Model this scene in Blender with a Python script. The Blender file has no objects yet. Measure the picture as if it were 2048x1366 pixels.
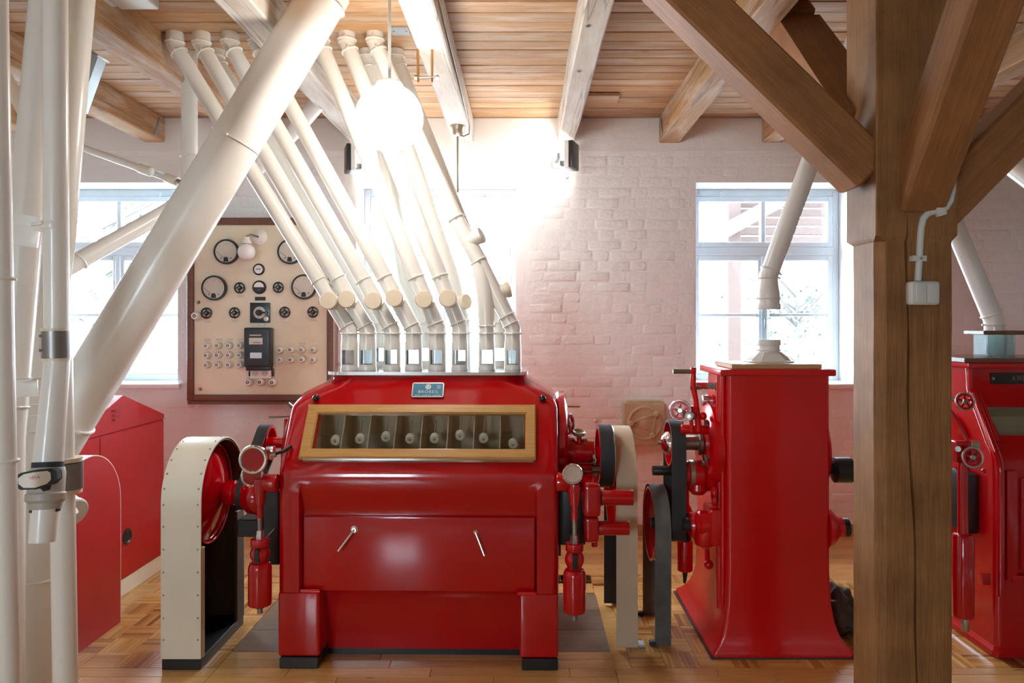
import bpy, bmesh, math, random
from mathutils import Vector, Matrix

random.seed(7)
SC = bpy.context.scene
COL = SC.collection
PI = math.pi

# ------------------------------------------------------------------ camera, world, exposure
FPX, CX, CY, EYE = 1500.0, 1048.0, 644.0, 1.60      # focal length and vanishing point in px of the 2048x1366 frame
cam_d = bpy.data.cameras.new('camera')
cam_d.sensor_width = 36.0
cam_d.lens = FPX / 2048.0 * 36.0
cam_d.shift_x = -(CX - 1024.0) / 2048.0
cam_d.shift_y = -(683.0 - CY) / 2048.0
cam_d.clip_start = 0.05
cam = bpy.data.objects.new('camera', cam_d)
COL.objects.link(cam)
cam.location = (0, 0, EYE)
cam.rotation_euler = (PI / 2, 0, 0)
SC.camera = cam

SC.view_settings.view_transform = 'Standard'
SC.view_settings.look = 'None'
SC.view_settings.gamma = 1.0
SC.view_settings.use_curve_mapping = False
SC.view_settings.exposure = 1.4

WORLD_STRENGTH = 16.0
LAMP_STRENGTH = 12.5
w = bpy.data.worlds.new('overcast_sky')
SC.world = w
w.use_nodes = True
bg = w.node_tree.nodes['Background']
bg.inputs[0].default_value = (0.70, 0.87, 1.0, 1)
bg.inputs[1].default_value = WORLD_STRENGTH
SC.cycles.max_bounces = 10
SC.cycles.diffuse_bounces = 4
SC.cycles.glossy_bounces = 4
SC.cycles.transparent_max_bounces = 16
SC.cycles.sample_clamp_indirect = 6.0
SC.cycles.caustics_reflective = False
SC.cycles.caustics_refractive = False

YW = 5.63          # inner face of the window wall
CEIL = 3.13
XL, XR, YR = -4.3, 4.7, -3.6
WIN_X = [-3.20, -0.66, 1.89]     # window centres on the window wall
REAR_X = [-2.35]
SILL, WINH, WINW, RECESS = 1.135, 1.512, 1.20, 0.30


def portal(x, y, z, sx, sz, rotx, name='window_daylight_portal'):
    l = bpy.data.lights.new(name, 'AREA')
    l.shape = 'RECTANGLE'
    l.size, l.size_y = sx, sz
    l.cycles.is_portal = True
    o = bpy.data.objects.new(name, l)
    COL.objects.link(o)
    o.location = (x, y, z)
    o.rotation_euler = (rotx, 0, 0)


for x in WIN_X:
    portal(x, YW + 0.48, SILL + WINH / 2, WINW, WINH, -PI / 2)
for x in REAR_X:
    portal(x, YR - 0.48, SILL + WINH / 2, WINW, WINH, PI / 2, 'window_rear_offscreen')


def P(px, py, z):
    return Vector(((px - CX) / FPX * z, z, EYE - (py - CY) / FPX * z))


# ------------------------------------------------------------------ materials
MAT = {}


def newmat(name):
    m = bpy.data.materials.new(name)
    m.use_nodes = True
    MAT[name] = m
    nt = m.node_tree
    return m, nt, nt.nodes, nt.links, nt.nodes['Principled BSDF']


def coords(nt, scale, rnd=True):
    N, L = nt.nodes, nt.links
    tc = N.new('ShaderNodeTexCoord')
    mp = N.new('ShaderNodeMapping')
    mp.inputs['Scale'].default_value = scale
    L.new(tc.outputs['Object'], mp.inputs['Vector'])
    if rnd:
        oi = N.new('ShaderNodeObjectInfo')
        mu = N.new('ShaderNodeMath'); mu.operation = 'MULTIPLY'; mu.inputs[1].default_value = 37.0
        L.new(oi.outputs['Random'], mu.inputs[0])
        cb = N.new('ShaderNodeCombineXYZ')
        for k in range(3):
            L.new(mu.outputs[0], cb.inputs[k])
        L.new(cb.outputs[0], mp.inputs['Location'])
    return mp.outputs[0]


def noise(nt, vec, scale, detail=4, rough=0.55, dist=0.0):
    n = nt.nodes.new('ShaderNodeTexNoise')
    n.inputs['Scale'].default_value = scale
    n.inputs['Detail'].default_value = detail
    n.inputs['Roughness'].default_value = rough
    n.inputs['Distortion'].default_value = dist
    nt.links.new(vec, n.inputs['Vector'])
    return n.outputs['Fac']


def ramp(nt, fac, stops):
    r = nt.nodes.new('ShaderNodeValToRGB')
    e = r.color_ramp.elements
    while len(e) < len(stops):
        e.new(0.5)
    for k, (p, c) in enumerate(stops):
        e[k].position = p
        e[k].color = (*c, 1)
    nt.links.new(fac, r.inputs[0])
    return r.outputs[0]


def mix(nt, fac, a, b, mode='MIX'):
    m = nt.nodes.new('ShaderNodeMix')
    m.data_type = 'RGBA'
    m.blend_type = mode
    for sock, v in ((m.inputs[0], fac), (m.inputs[6], a), (m.inputs[7], b)):
        if hasattr(v, 'is_linked'):
            nt.links.new(v, sock)
        elif isinstance(v, (int, float)):
            sock.default_value = v
        else:
            sock.default_value = (*v, 1)
    return m.outputs[2]


def bump(nt, bsdf, height, strength, dist=0.01):
    b = nt.nodes.new('ShaderNodeBump')
    b.inputs['Strength'].default_value = strength
    b.inputs['Distance'].default_value = dist
    nt.links.new(height, b.inputs['Height'])
    nt.links.new(b.outputs[0], bsdf.inputs['Normal'])


def paint(name, col, rough=0.35, coat=0.0, var=0.08, metal=0.0, bump_s=0.0, bscale=60, spec=0.5):
    m, nt, N, L, b = newmat(name)
    v = coords(nt, (1, 1, 1))
    f = noise(nt, v, 6.0, 3)
    c2 = tuple(max(0, x * (1 - var)) for x in col)
    c3 = tuple(min(1, x * (1 + var)) for x in col)
    L.new(ramp(nt, f, [(0.3, c2), (0.7, c3)]), b.inputs['Base Color'])
    b.inputs['Roughness'].default_value = rough
    b.inputs['Metallic'].default_value = metal
    b.inputs['Coat Weight'].default_value = coat
    b.inputs['Coat Roughness'].default_value = 0.06
    b.inputs['Specular IOR Level'].default_value = spec
    if bump_s:
        bump(nt, b, noise(nt, v, bscale, 4), bump_s, 0.004)
    return m


def wood(name, dark, light, axis='Z', rough=0.55, wash=0.0, wash_col=(0.78, 0.76, 0.72), crack=0.0, fine=1.0, tone=0.25, knots=True, coat=0.0, mottle=0.0, dark_spot=1.1):
    m, nt, N, L, b = newmat(name)
    a, c = 0.9, 40.0 * fine
    sc = {'X': (a, c, c), 'Y': (c, a, c), 'Z': (c, c, a)}[axis]
    v = coords(nt, sc)
    g = noise(nt, v, 1.2, 5, 0.6, 0.4)
    base = ramp(nt, g, [(0.2, dark), (0.5, tuple((x + y) / 2 for x, y in zip(dark, light))), (0.8, light)])
    fib = noise(nt, v, 9.0, 3, 0.6)
    base = mix(nt, 0.5, base, ramp(nt, fib, [(0.3, tuple(x * 0.6 for x in dark)), (0.75, tuple(min(1, x * 1.1) for x in light))]))
    if knots:
        ks = {'X': (0.9, 3.2, 3.2), 'Y': (3.2, 0.9, 3.2), 'Z': (3.2, 3.2, 0.9)}[axis]
        kv = coords(nt, ks)
        vo = N.new('ShaderNodeTexVoronoi')
        vo.inputs['Scale'].default_value = dark_spot
        L.new(kv, vo.inputs['Vector'])
        kf = ramp(nt, vo.outputs['Distance'], [(0.025, (0.8, 0.8, 0.8)), (0.075, (0, 0, 0))])
        base = mix(nt, kf, base, tuple(x * 0.35 for x in dark))
    if mottle:
        mf = noise(nt, coords(nt, (1, 1, 1)), 3.5, 5, 0.65)
        base = mix(nt, 1.0, base, ramp(nt, mf, [(0.3, (1 - mottle,) * 3), (0.65, (1.06,) * 3)]), 'MULTIPLY')
    oi = N.new('ShaderNodeObjectInfo')
    tn = ramp(nt, oi.outputs['Random'], [(0.0, (1 - tone,) * 3), (1.0, (1 + tone * 0.4,) * 3)])
    base = mix(nt, 1.0, base, tn, 'MULTIPLY')
    if wash > 0:
        wv = coords(nt, {'X': (1.5, 9, 9), 'Y': (9, 1.5, 9), 'Z': (9, 9, 1.5)}[axis])
        wf = noise(nt, wv, 1.0, 4, 0.65)
        wm = ramp(nt, wf, [(max(0, 0.62 - wash * 0.62), (0, 0, 0)), (min(1, 0.95 - wash * 0.45), (0.9,) * 3)])
        base = mix(nt, wm, base, wash_col)
    if crack > 0:
        cv = coords(nt, {'X': (0.35, 9, 9), 'Y': (9, 0.35, 9), 'Z': (9, 9, 0.35)}[axis])
        cn = noise(nt, cv, 1.0, 3, 0.5)
        cf = ramp(nt, cn, [(0.485, (0, 0, 0)), (0.5, (crack,) * 3), (0.515, (0, 0, 0))])
        base = mix(nt, cf, base, tuple(x * 0.15 for x in dark))
    L.new(base, b.inputs['Base Color'])
    b.inputs['Roughness'].default_value = rough
    b.inputs['Coat Weight'].default_value = coat
    b.inputs['Coat Roughness'].default_value = 0.12
    bump(nt, b, fib, 0.25, 0.004)
    return m


def parquet_mat(name, stops, axis, rough=0.22):
    m, nt, N, L, b = newmat(name)
    at = N.new('ShaderNodeAttribute'); at.attribute_name = 'tone'
    base = ramp(nt, at.outputs['Fac'], stops)
    sc = {'X': (2, 45, 45), 'Y': (45, 2, 45)}[axis]
    v = coords(nt, sc)
    g = noise(nt, v, 1.5, 4, 0.6, 0.4)
    base = mix(nt, 0.55, base, ramp(nt, g, [(0.3, (0.45,) * 3), (0.7, (1.0,) * 3)]), 'MULTIPLY')
    L.new(base, b.inputs['Base Color'])
    r = ramp(nt, noise(nt, coords(nt, (1, 1, 1), False), 3.0, 3), [(0.3, (rough * 0.75,) * 3), (0.8, (rough * 1.5,) * 3)])
    L.new(r, b.inputs['Roughness'])
    b.inputs['Coat Weight'].default_value = 0.4
    b.inputs['Coat Roughness'].default_value = 0.15
    bump(nt, b, g, 0.12, 0.002)
    return m


def glass(name, tint=(1, 1, 1), refl=0.06, rough=0.0, haze=0.0):
    m, nt, N, L, b = newmat(name)
    N.remove(b)
    out = N['Material Output']
    t = N.new('ShaderNodeBsdfTransparent'); t.inputs[0].default_value = (*tint, 1)
    g = N.new('ShaderNodeBsdfGlossy'); g.inputs['Roughness'].default_value = rough
    fr = N.new('ShaderNodeLayerWeight'); fr.inputs[0].default_value = 0.5     # Schlick reflectance, the same from both sides of the sheet
    pw = N.new('ShaderNodeMath'); pw.operation = 'POWER'; pw.inputs[1].default_value = 5.0
    L.new(fr.outputs['Facing'], pw.inputs[0])
    mx = N.new('ShaderNodeMixShader')
    ad = N.new('ShaderNodeMath'); ad.operation = 'MULTIPLY_ADD'
    ad.inputs[1].default_value = 0.8 - refl; ad.inputs[2].default_value = refl
    L.new(pw.outputs[0], ad.inputs[0])
    L.new(ad.outputs[0], mx.inputs[0])
    if haze:
        d = N.new('ShaderNodeBsdfDiffuse'); d.inputs[0].default_value = (0.8, 0.8, 0.75, 1)
        m2 = N.new('ShaderNodeMixShader'); m2.inputs[0].default_value = haze
        L.new(t.outputs[0], m2.inputs[1]); L.new(d.outputs[0], m2.inputs[2])
        L.new(m2.outputs[0], mx.inputs[1])
    else:
        L.new(t.outputs[0], mx.inputs[1])
    L.new(g.outputs[0], mx.inputs[2])
    L.new(mx.outputs[0], out.inputs[0])
    return m


def emit(name, col, strength):
    m, nt, N, L, b = newmat(name)
    b.inputs['Base Color'].default_value = (0.9, 0.9, 0.9, 1)
    b.inputs['Emission Color'].default_value = (*col, 1)
    b.inputs['Emission Strength'].default_value = strength
    return m


# red lacquer with small chips of bare primer
def lacquer(name, col, rough=0.16, chips=0.0, coat=0.5, var=0.04):
    m, nt, N, L, b = newmat(name)
    v = coords(nt, (1, 1, 1))
    base = ramp(nt, noise(nt, v, 4.0, 4), [(0.3, tuple(x * (1 - var) for x in col)), (0.7, tuple(x * (1 + var) for x in col))])
    if chips:
        n1 = noise(nt, v, 26.0, 3, 0.6)
        f = ramp(nt, n1, [(chips, (0, 0, 0)), (chips + 0.012, (1, 1, 1))])
        base = mix(nt, f, base, (0.55, 0.33, 0.25))
    L.new(base, b.inputs['Base Color'])
    L.new(ramp(nt, noise(nt, v, 9.0, 3), [(0.3, (rough * 0.92,) * 3), (0.75, (rough * 1.1,) * 3)]), b.inputs['Roughness'])
    b.inputs['Coat Weight'].default_value = coat
    b.inputs['Coat Roughness'].default_value = 0.05
    bump(nt, b, noise(nt, v, 5.0, 1), 0.03, 0.01)
    return m


lacquer('red', (0.50, 0.0008, 0.006), 0.11, 0.775, 0.4)
lacquer('red_bright', (0.60, 0.0015, 0.004), 0.24, 0, 0.2)
lacquer('red_sheet', (0.45, 0.001, 0.005), 0.38, 0, 0.08, 0.05)
paint('cream', (0.83, 0.785, 0.72), 0.30, 0.2, 0.03)
paint('cream_guard', (0.79, 0.72, 0.58), 0.36, 0.15, 0.04)
paint('cream_cap', (0.80, 0.66, 0.49), 0.42, 0.0, 0.05)
paint('spout_white', (0.78, 0.77, 0.75), 0.32, 0.15, 0.03)
paint('grey_steel', (0.27, 0.25, 0.235), 0.38, 0, 0.1, 0.75)
paint('steel', (0.50, 0.49, 0.47), 0.28, 0, 0.12, 1.0)
paint('dull_steel', (0.28, 0.26, 0.23), 0.36, 0, 0.2, 1.0)
paint('chrome', (0.80, 0.80, 0.80), 0.10, 0, 0.04, 1.0)
paint('brass', (0.55, 0.30, 0.12), 0.35, 0, 0.15, 1.0)
paint('black', (0.012, 0.012, 0.013), 0.35, 0, 0.1)
paint('black_rubber', (0.022, 0.026, 0.030), 0.6, 0, 0.25, 0, 0.25, 140)
paint('bakelite', (0.012, 0.013, 0.015), 0.22, 0.2, 0.1)
paint('meter_black', (0.016, 0.022, 0.028), 0.35, 0.1, 0.15)
paint('belt_grey', (0.11, 0.112, 0.105), 0.75, 0, 0.35, 0, 0.4, 90)
paint('belt_tan', (0.60, 0.47, 0.33), 0.65, 0, 0.07, 0, 0.15, 90)
paint('board_cream', (0.78, 0.69, 0.52), 0.40, 0.05, 0.05)
paint('dial', (0.62, 0.58, 0.50), 0.35, 0, 0.03)
paint('dial_light', (0.80, 0.80, 0.78), 0.2, 0.3, 0.03)
paint('porcelain', (0.84, 0.82, 0.77), 0.15, 0.3, 0.03)
paint('fuse_ring', (0.62, 0.55, 0.43), 0.4, 0, 0.05)
paint('label_tin', (0.62, 0.54, 0.42), 0.3, 0, 0.1, 0.5)
paint('window_paint', (0.70, 0.77, 0.82), 0.35, 0.1, 0.04)
paint('switch_white', (0.72, 0.73, 0.70), 0.35, 0, 0.03)
paint('plastic_grey', (0.42, 0.38, 0.32), 0.45, 0, 0.1)
paint('plaster_box', (0.50, 0.40, 0.25), 0.7, 0, 0.1, 0, 0.3, 40)
paint('chamber', (0.52, 0.47, 0.36), 0.45, 0, 0.1)
paint('plate_blue', (0.035, 0.22, 0.36), 0.28, 0.3, 0.05)
paint('plate_black', (0.02, 0.018, 0.016), 0.4, 0, 0.1)
paint('print_white', (0.80, 0.80, 0.78), 0.4)
paint('print_red', (0.62, 0.03, 0.03), 0.4)
paint('print_black', (0.02, 0.02, 0.02), 0.4)
paint('print_bronze', (0.30, 0.20, 0.10), 0.4)
paint('sack', (0.060, 0.040, 0.026), 0.9, 0, 0.4, 0, 0.6, 60)
paint('zinc', (0.40, 0.42, 0.43), 0.45, 0, 0.2, 0.5)
paint('alu', (0.62, 0.62, 0.62), 0.25, 0, 0.06, 1.0)
paint('felt', (0.05, 0.05, 0.05), 0.9)
paint('foam', (0.45, 0.46, 0.45), 0.9, 0, 0.2)
wood('timber', (0.245, 0.098, 0.030), (0.52, 0.250, 0.082), 'Z', 0.6, 0, crack=0.0, tone=0.08, mottle=0.4)
wood('timber_brace', (0.245, 0.090, 0.028), (0.52, 0.228, 0.074), 'Z', 0.6, 0, crack=0.0, tone=0.08, fine=1.2, mottle=0.3)
wood('beam_white', (0.48, 0.36, 0.26), (0.68, 0.57, 0.46), 'Y', 0.7, 0.62, crack=0.5, tone=0.05)
wood('beam_pine', (0.40, 0.20, 0.09), (0.64, 0.39, 0.20), 'Y', 0.65, 0.18, crack=0.5, tone=0.08)
wood('ceiling_pine', (0.46, 0.23, 0.095), (0.72, 0.44, 0.22), 'X', 0.6, 0.26, wash_col=(0.74, 0.64, 0.54), tone=0.22, dark_spot=2.2)
wood('frame_oak', (0.60, 0.30, 0.085), (0.74, 0.42, 0.14), 'X', 0.30, knots=False, tone=0.02, coat=0.3)
wood('frame_brown', (0.13, 0.048, 0.026), (0.20, 0.080, 0.045), 'X', 0.35, knots=False, tone=0.02)
wood('lid_wood', (0.48, 0.27, 0.12), (0.66, 0.42, 0.22), 'X', 0.4, tone=0.02, coat=0.2)
wood('lid_dark', (0.13, 0.055, 0.03), (0.22, 0.10, 0.06), 'X', 0.35, tone=0.02, coat=0.2)
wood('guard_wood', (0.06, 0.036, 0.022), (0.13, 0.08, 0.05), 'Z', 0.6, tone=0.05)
wood('board_orange', (0.56, 0.265, 0.072), (0.80, 0.46, 0.155), 'X', 0.26, tone=0.22, coat=0.4, dark_spot=3.0)
wood('board_grey', (0.16, 0.088, 0.042), (0.29, 0.175, 0.09), 'X', 0.40, tone=0.15, coat=0.05, mottle=0.45, dark_spot=3.0)
wood('skirting', (0.40, 0.21, 0.10), (0.58, 0.34, 0.17), 'X', 0.4, tone=0.1)
wood('canopy_red', (0.036, 0.015, 0.010), (0.050, 0.023, 0.016), 'X', 0.7, tone=0.2)
wood('canopy_pale', (0.045, 0.041, 0.037), (0.058, 0.053, 0.048), 'Z', 0.7, tone=0.05)
PSTOPS = [(0.0, (0.27, 0.105, 0.025)), (0.35, (0.58, 0.28, 0.068)), (0.7, (0.76, 0.41, 0.118)), (1.0, (0.88, 0.56, 0.21))]
parquet_mat('parquet_x', PSTOPS, 'X')
parquet_mat('parquet_y', PSTOPS, 'Y')
glass('window_glass', (1, 1, 1), 0.05)
glass('sight_glass', (0.70, 0.755, 0.745), 0.12)
glass('sight_glass_clear', (0.90, 0.935, 0.945), 0.08)
glass('chamber_glass', (0.95, 0.95, 0.92), 0.10, 0.02)
glass('dial_glass', (1, 1, 1), 0.05)
emit('lamp_globe', (1.0, 0.96, 0.89), LAMP_STRENGTH)
emit('lamp_globe_hot', (1.0, 0.97, 0.92), LAMP_STRENGTH * 0.7)
emit('spot_face', (1.0, 0.96, 0.90), 30.0)
paint('diffuser_white', (0.80, 0.82, 0.83), 0.25, 0.2, 0.02)
paint('print_pale', (0.35, 0.50, 0.60), 0.4)
paint('dial_pale', (0.66, 0.50, 0.42), 0.4, 0, 0.2)
paint('window_dusty', (0.16, 0.15, 0.12), 0.25, 0.2, 0.15)
paint('opal', (0.86, 0.87, 0.88), 0.08, 0.4, 0.02)

# whitewashed brick
m_, nt_, N_, L_, b_ = newmat('whitewash')
v_ = coords(nt_, (1, 1, 1), False)
L_.new(ramp(nt_, noise(nt_, v_, 2.2, 5), [(0.3, (0.82, 0.825, 0.825)), (0.7, (0.87, 0.875, 0.875))]), b_.inputs['Base Color'])
b_.inputs['Roughness'].default_value = 0.5
bump(nt_, b_, noise(nt_, v_, 16.0, 7, 0.65), 0.55, 0.02)
m_, nt_, N_, L_, b_ = newmat('plaster')
v_ = coords(nt_, (1, 1, 1), False)
L_.new(ramp(nt_, noise(nt_, v_, 2.2, 5), [(0.3, (0.76, 0.75, 0.73)), (0.7, (0.83, 0.82, 0.81))]), b_.inputs['Base Color'])
b_.inputs['Roughness'].default_value = 0.6
bump(nt_, b_, noise(nt_, v_, 9.0, 7, 0.6), 0.4, 0.02)
paint('gravel', (0.16, 0.16, 0.15), 0.9, 0, 0.3, 0, 0.5, 50)


# ------------------------------------------------------------------ mesh builder
def frame_of(axis):
    a = Vector(axis).normalized()
    t = Vector((0, 0, 1)) if abs(a.z) < 0.9 else Vector((0, -1, 0))
    u = t.cross(a).normalized()
    return a, u, a.cross(u).normalized()


class MB:
    def __init__(s):
        s.bm = bmesh.new()

    def faces(s, vs, fs):
        b = [s.bm.verts.new(v) for v in vs]
        for f in fs:
            try:
                s.bm.faces.new([b[i] for i in f])
            except ValueError:
                pass
        return b

    def box(s, lo, hi, bev=0.0, seg=2, M=None):
        lo, hi = Vector(lo), Vector(hi)
        vs = [Vector((x, y, z)) for z in (lo.z, hi.z) for y in (lo.y, hi.y) for x in (lo.x, hi.x)]
        if M is not None:
            vs = [M @ v for v in vs]
        b = s.faces(vs, [(0, 2, 3, 1), (4, 5, 7, 6), (0, 1, 5, 4), (2, 6, 7, 3), (0, 4, 6, 2), (1, 3, 7, 5)])
        if bev > 0:
            ed = set(e for v in b for e in v.link_edges)
            bmesh.ops.bevel(s.bm, geom=list(ed), offset=bev, segments=seg, affect='EDGES', profile=0.6)
        return s

    def obox(s, c, size, axis_x=(1, 0, 0), axis_z=(0, 0, 1), bev=0.0):
        x = Vector(axis_x).normalized(); z = Vector(axis_z).normalized()
        y = z.cross(x).normalized(); z = x.cross(y).normalized()
        M = Matrix((x, y, z)).transposed().to_4x4(); M.translation = Vector(c)
        h = Vector(size) / 2
        return s.box(-h, h, bev, 2, M)

    def lathe(s, prof, o, axis, n=24, a0=0.0, a1=2 * PI):
        a, u, v = frame_of(axis); o = Vector(o)
        full = abs(a1 - a0 - 2 * PI) < 1e-6
        cnt = n if full else n + 1
        rings = []
        for (r, t) in prof:
            c = o + a * t
            if r < 1e-6:
                rings.append([s.bm.verts.new(c)])
            else:
                rings.append([s.bm.verts.new(c + (u * math.cos(a0 + (a1 - a0) * k / n) + v * math.sin(a0 + (a1 - a0) * k / n)) * r) for k in range(cnt)])
        for A, B in zip(rings, rings[1:]):
            for k in range(n):
                k2 = (k + 1) % cnt
                f = [A[k % len(A)], A[k2 % len(A)], B[k2 % len(B)], B[k % len(B)]]
                q = []
                for x in f:
                    if x not in q:
                        q.append(x)
                if len(q) > 2:
                    s.bm.faces.new(q)
        return s

    def cyl(s, p0, p1, r0, r1=None, n=20, bev=0.0):
        p0, p1 = Vector(p0), Vector(p1)
        r1 = r0 if r1 is None else r1
        Ln = (p1 - p0).length
        if bev > 0:
            pr = [(0, 0), (r0 - bev, 0), (r0 - bev * .3, bev * .3), (r0, bev), (r1, Ln - bev), (r1 - bev * .3, Ln - bev * .3), (r1 - bev, Ln), (0, Ln)]
        else:
            pr = [(0, 0), (r0, 0), (r1, Ln), (0, Ln)]
        return s.lathe(pr, p0, p1 - p0, n)

    def tube(s, pts, r, n=20, caps=True, wall=0.0):
        pts = [Vector(p) for p in pts]
        rs = r if isinstance(r, (list, tuple)) else [r] * len(pts)
        dirs = [(b - a).normalized() for a, b in zip(pts, pts[1:])]
        _, u, v = frame_of(dirs[0])
        rings = []
        for i, p in enumerate(pts):
            if i == 0:
                d = dirs[0]; nrm = d
            elif i == len(pts) - 1:
                d = dirs[-1]; nrm = d
            else:
                d = dirs[i - 1]; nrm = (dirs[i - 1] + dirs[i]).normalized()
            ring = []
            for k in range(n):
                q = (u * math.cos(2 * PI * k / n) + v * math.sin(2 * PI * k / n)) * rs[i]
                t = -q.dot(nrm) / max(0.2, d.dot(nrm))
                ring.append(p + q + d * t)
            rings.append([s.bm.verts.new(c) for c in ring])
            if 0 < i < len(pts) - 1:      # carry the frame round the bend
                R = dirs[i - 1].rotation_difference(dirs[i])
                u = R @ u; v = R @ v
        for A, B in zip(rings, rings[1:]):
            for k in range(n):
                s.bm.faces.new([A[k], A[(k + 1) % n], B[(k + 1) % n], B[k]])
        if caps:
            s.bm.faces.new(rings[0][::-1]); s.bm.faces.new(rings[-1])
        return s

    def torus(s, c, axis, R, r, n=28, m=8):
        a, u, v = frame_of(axis); c = Vector(c)
        rings = []
        for i in range(n):
            d = u * math.cos(2 * PI * i / n) + v * math.sin(2 * PI * i / n)
            rings.append([s.bm.verts.new(c + d * (R + r * math.cos(2 * PI * k / m)) + a * r * math.sin(2 * PI * k / m)) for k in range(m)])
        for i in range(n):
            A, B = rings[i], rings[(i + 1) % n]
            for k in range(m):
                s.bm.faces.new([A[k], B[k], B[(k + 1) % m], A[(k + 1) % m]])
        return s

    def sphere(s, c, r, n=20, m=12, axis=(0, 0, 1), squash=1.0):
        return s.lathe([(r * math.sin(PI * k / m), -r * squash * math.cos(PI * k / m)) for k in range(m + 1)], c, axis, n)

    def prism(s, pts, vec):
        pts = [Vector(p) for p in pts]; vec = Vector(vec); n = len(pts)
        A = [s.bm.verts.new(p) for p in pts]; B = [s.bm.verts.new(p + vec) for p in pts]
        s.bm.faces.new(A[::-1]); s.bm.faces.new(B)
        for k in range(n):
            s.bm.faces.new([A[k], A[(k + 1) % n], B[(k + 1) % n], B[k]])
        return s

    def band(s, loop, x0, x1, th, closed=True):
        """flat belt: LOOP of (y, z) points, width x0..x1, thickness th outwards"""
        n = len(loop); outer = []
        for i in range(n):
            a = Vector(loop[(i - 1) % n] if closed or i > 0 else loop[i]); b = Vector(loop[(i + 1) % n] if closed or i < n - 1 else loop[i])
            t = (b - a).normalized()
            outer.append(Vector(loop[i]) + Vector((t.y, -t.x)) * th)
        V = []
        for i in range(n):
            p, q = loop[i], outer[i]
            V.append([s.bm.verts.new((x0, p[0], p[1])), s.bm.verts.new((x1, p[0], p[1])), s.bm.verts.new((x1, q[0], q[1])), s.bm.verts.new((x0, q[0], q[1]))])
        for i in range(n if closed else n - 1):
            A, B = V[i], V[(i + 1) % n]
            for k in range(4):
                s.bm.faces.new([A[k], B[k], B[(k + 1) % 4], A[(k + 1) % 4]])
        if not closed:
            s.bm.faces.new(V[0]); s.bm.faces.new(V[-1][::-1])
        return s

    def loft(s, rings, skip=None, cap0=True, cap1=True):
        R = [[s.bm.verts.new(p) for p in r] for r in rings]
        n = len(R[0])
        for i in range(len(R) - 1):
            for k in range(n):
                if skip and skip(i, k):
                    continue
                s.bm.faces.new([R[i][k], R[i][(k + 1) % n], R[i + 1][(k + 1) % n], R[i + 1][k]])
        if cap0:
            s.bm.faces.new(R[0][::-1])
        if cap1:
            s.bm.faces.new(R[-1])
        return s

    def xf(s, M):
        bmesh.ops.transform(s.bm, matrix=M, verts=s.bm.verts)
        return s

    def mesh(s, name, smooth=0.6, normals=True):
        if normals:
            bmesh.ops.recalc_face_normals(s.bm, faces=s.bm.faces)
        me = bpy.data.meshes.new(name)
        s.bm.to_mesh(me); s.bm.free()
        if smooth:
            me.polygons.foreach_set('use_smooth', [True] * len(me.polygons))
            me.set_sharp_from_angle(angle=smooth)
        return me

    def build(s, name, mat, parent=None, label=None, origin=None, smooth=0.6, normals=True):
        """vertices are world coordinates; the object is stored in its thing's own frame"""
        if parent is not None:
            Mw = MW[parent.name]
            s.xf(Mw.inverted())
        elif origin is not None:
            s.xf(Matrix.Translation(-Vector(origin)))
        me = s.mesh(name, smooth, normals)
        me.materials.append(MAT[mat])
        o = bpy.data.objects.new(name, me)
        COL.objects.link(o)
        if parent is not None:
            o.parent = parent
            MW[o.name] = MW[parent.name]
        else:
            T = Matrix.Translation(Vector(origin)) if origin is not None else Matrix.Identity(4)
            o.matrix_world = T
            MW[o.name] = T
        if label:
            o['label'] = label
        return o


MW = {}


def thing(name, label, cat, loc=(0, 0, 0), rotz=0.0, group=None):
    o = bpy.data.objects.new(name, None)
    o.empty_display_size = 0.1
    COL.objects.link(o)
    M = Matrix.Translation(Vector(loc)) @ Matrix.Rotation(rotz, 4, 'Z')
    o.matrix_world = M
    MW[o.name] = M
    o['label'] = label; o['category'] = cat
    if group:
        o['group'] = group
    return o


def tag(o, label, cat, group=None):
    o['label'] = label; o['category'] = cat
    if group:
        o['group'] = group
    return o


def struct(o, label=None):
    o['kind'] = 'structure'
    if label:
        o['label'] = label
    return o


def piece(name, me, parent, loc, rotz=0.0):
    """one small piece sharing mesh data; loc in world, parent at identity"""
    o = bpy.data.objects.new(name, me)
    COL.objects.link(o)
    o.parent = parent
    M = Matrix.Translation(Vector(loc)) @ Matrix.Rotation(rotz, 4, 'Z')
    o.matrix_local = MW[parent.name].inverted() @ M
    return o


def text(name, body, height, c, xdir, ydir, mat, parent, extrude=0.0008, stretch=1.0, spacing=1.0):
    cu = bpy.data.curves.new(name, 'FONT')
    cu.body = body; cu.size = 1.0; cu.align_x = 'CENTER'; cu.align_y = 'CENTER'; cu.extrude = 0.0; cu.space_character = spacing
    t = bpy.data.objects.new(name, cu)
    me = bpy.data.meshes.new_from_object(t)
    bpy.data.objects.remove(t)
    x = Vector(xdir).normalized(); y = Vector(ydir).normalized(); n = x.cross(y)
    s = height / 0.72
    M = Matrix((x * s * stretch, y * s, n * s)).transposed().to_4x4(); M.translation = Vector(c) + n * extrude
    me.transform(MW[parent.name].inverted() @ M)
    me.materials.append(MAT[mat])
    o = bpy.data.objects.new(name, me)
    COL.objects.link(o); o.parent = parent; MW[o.name] = MW[parent.name]
    return o


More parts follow.
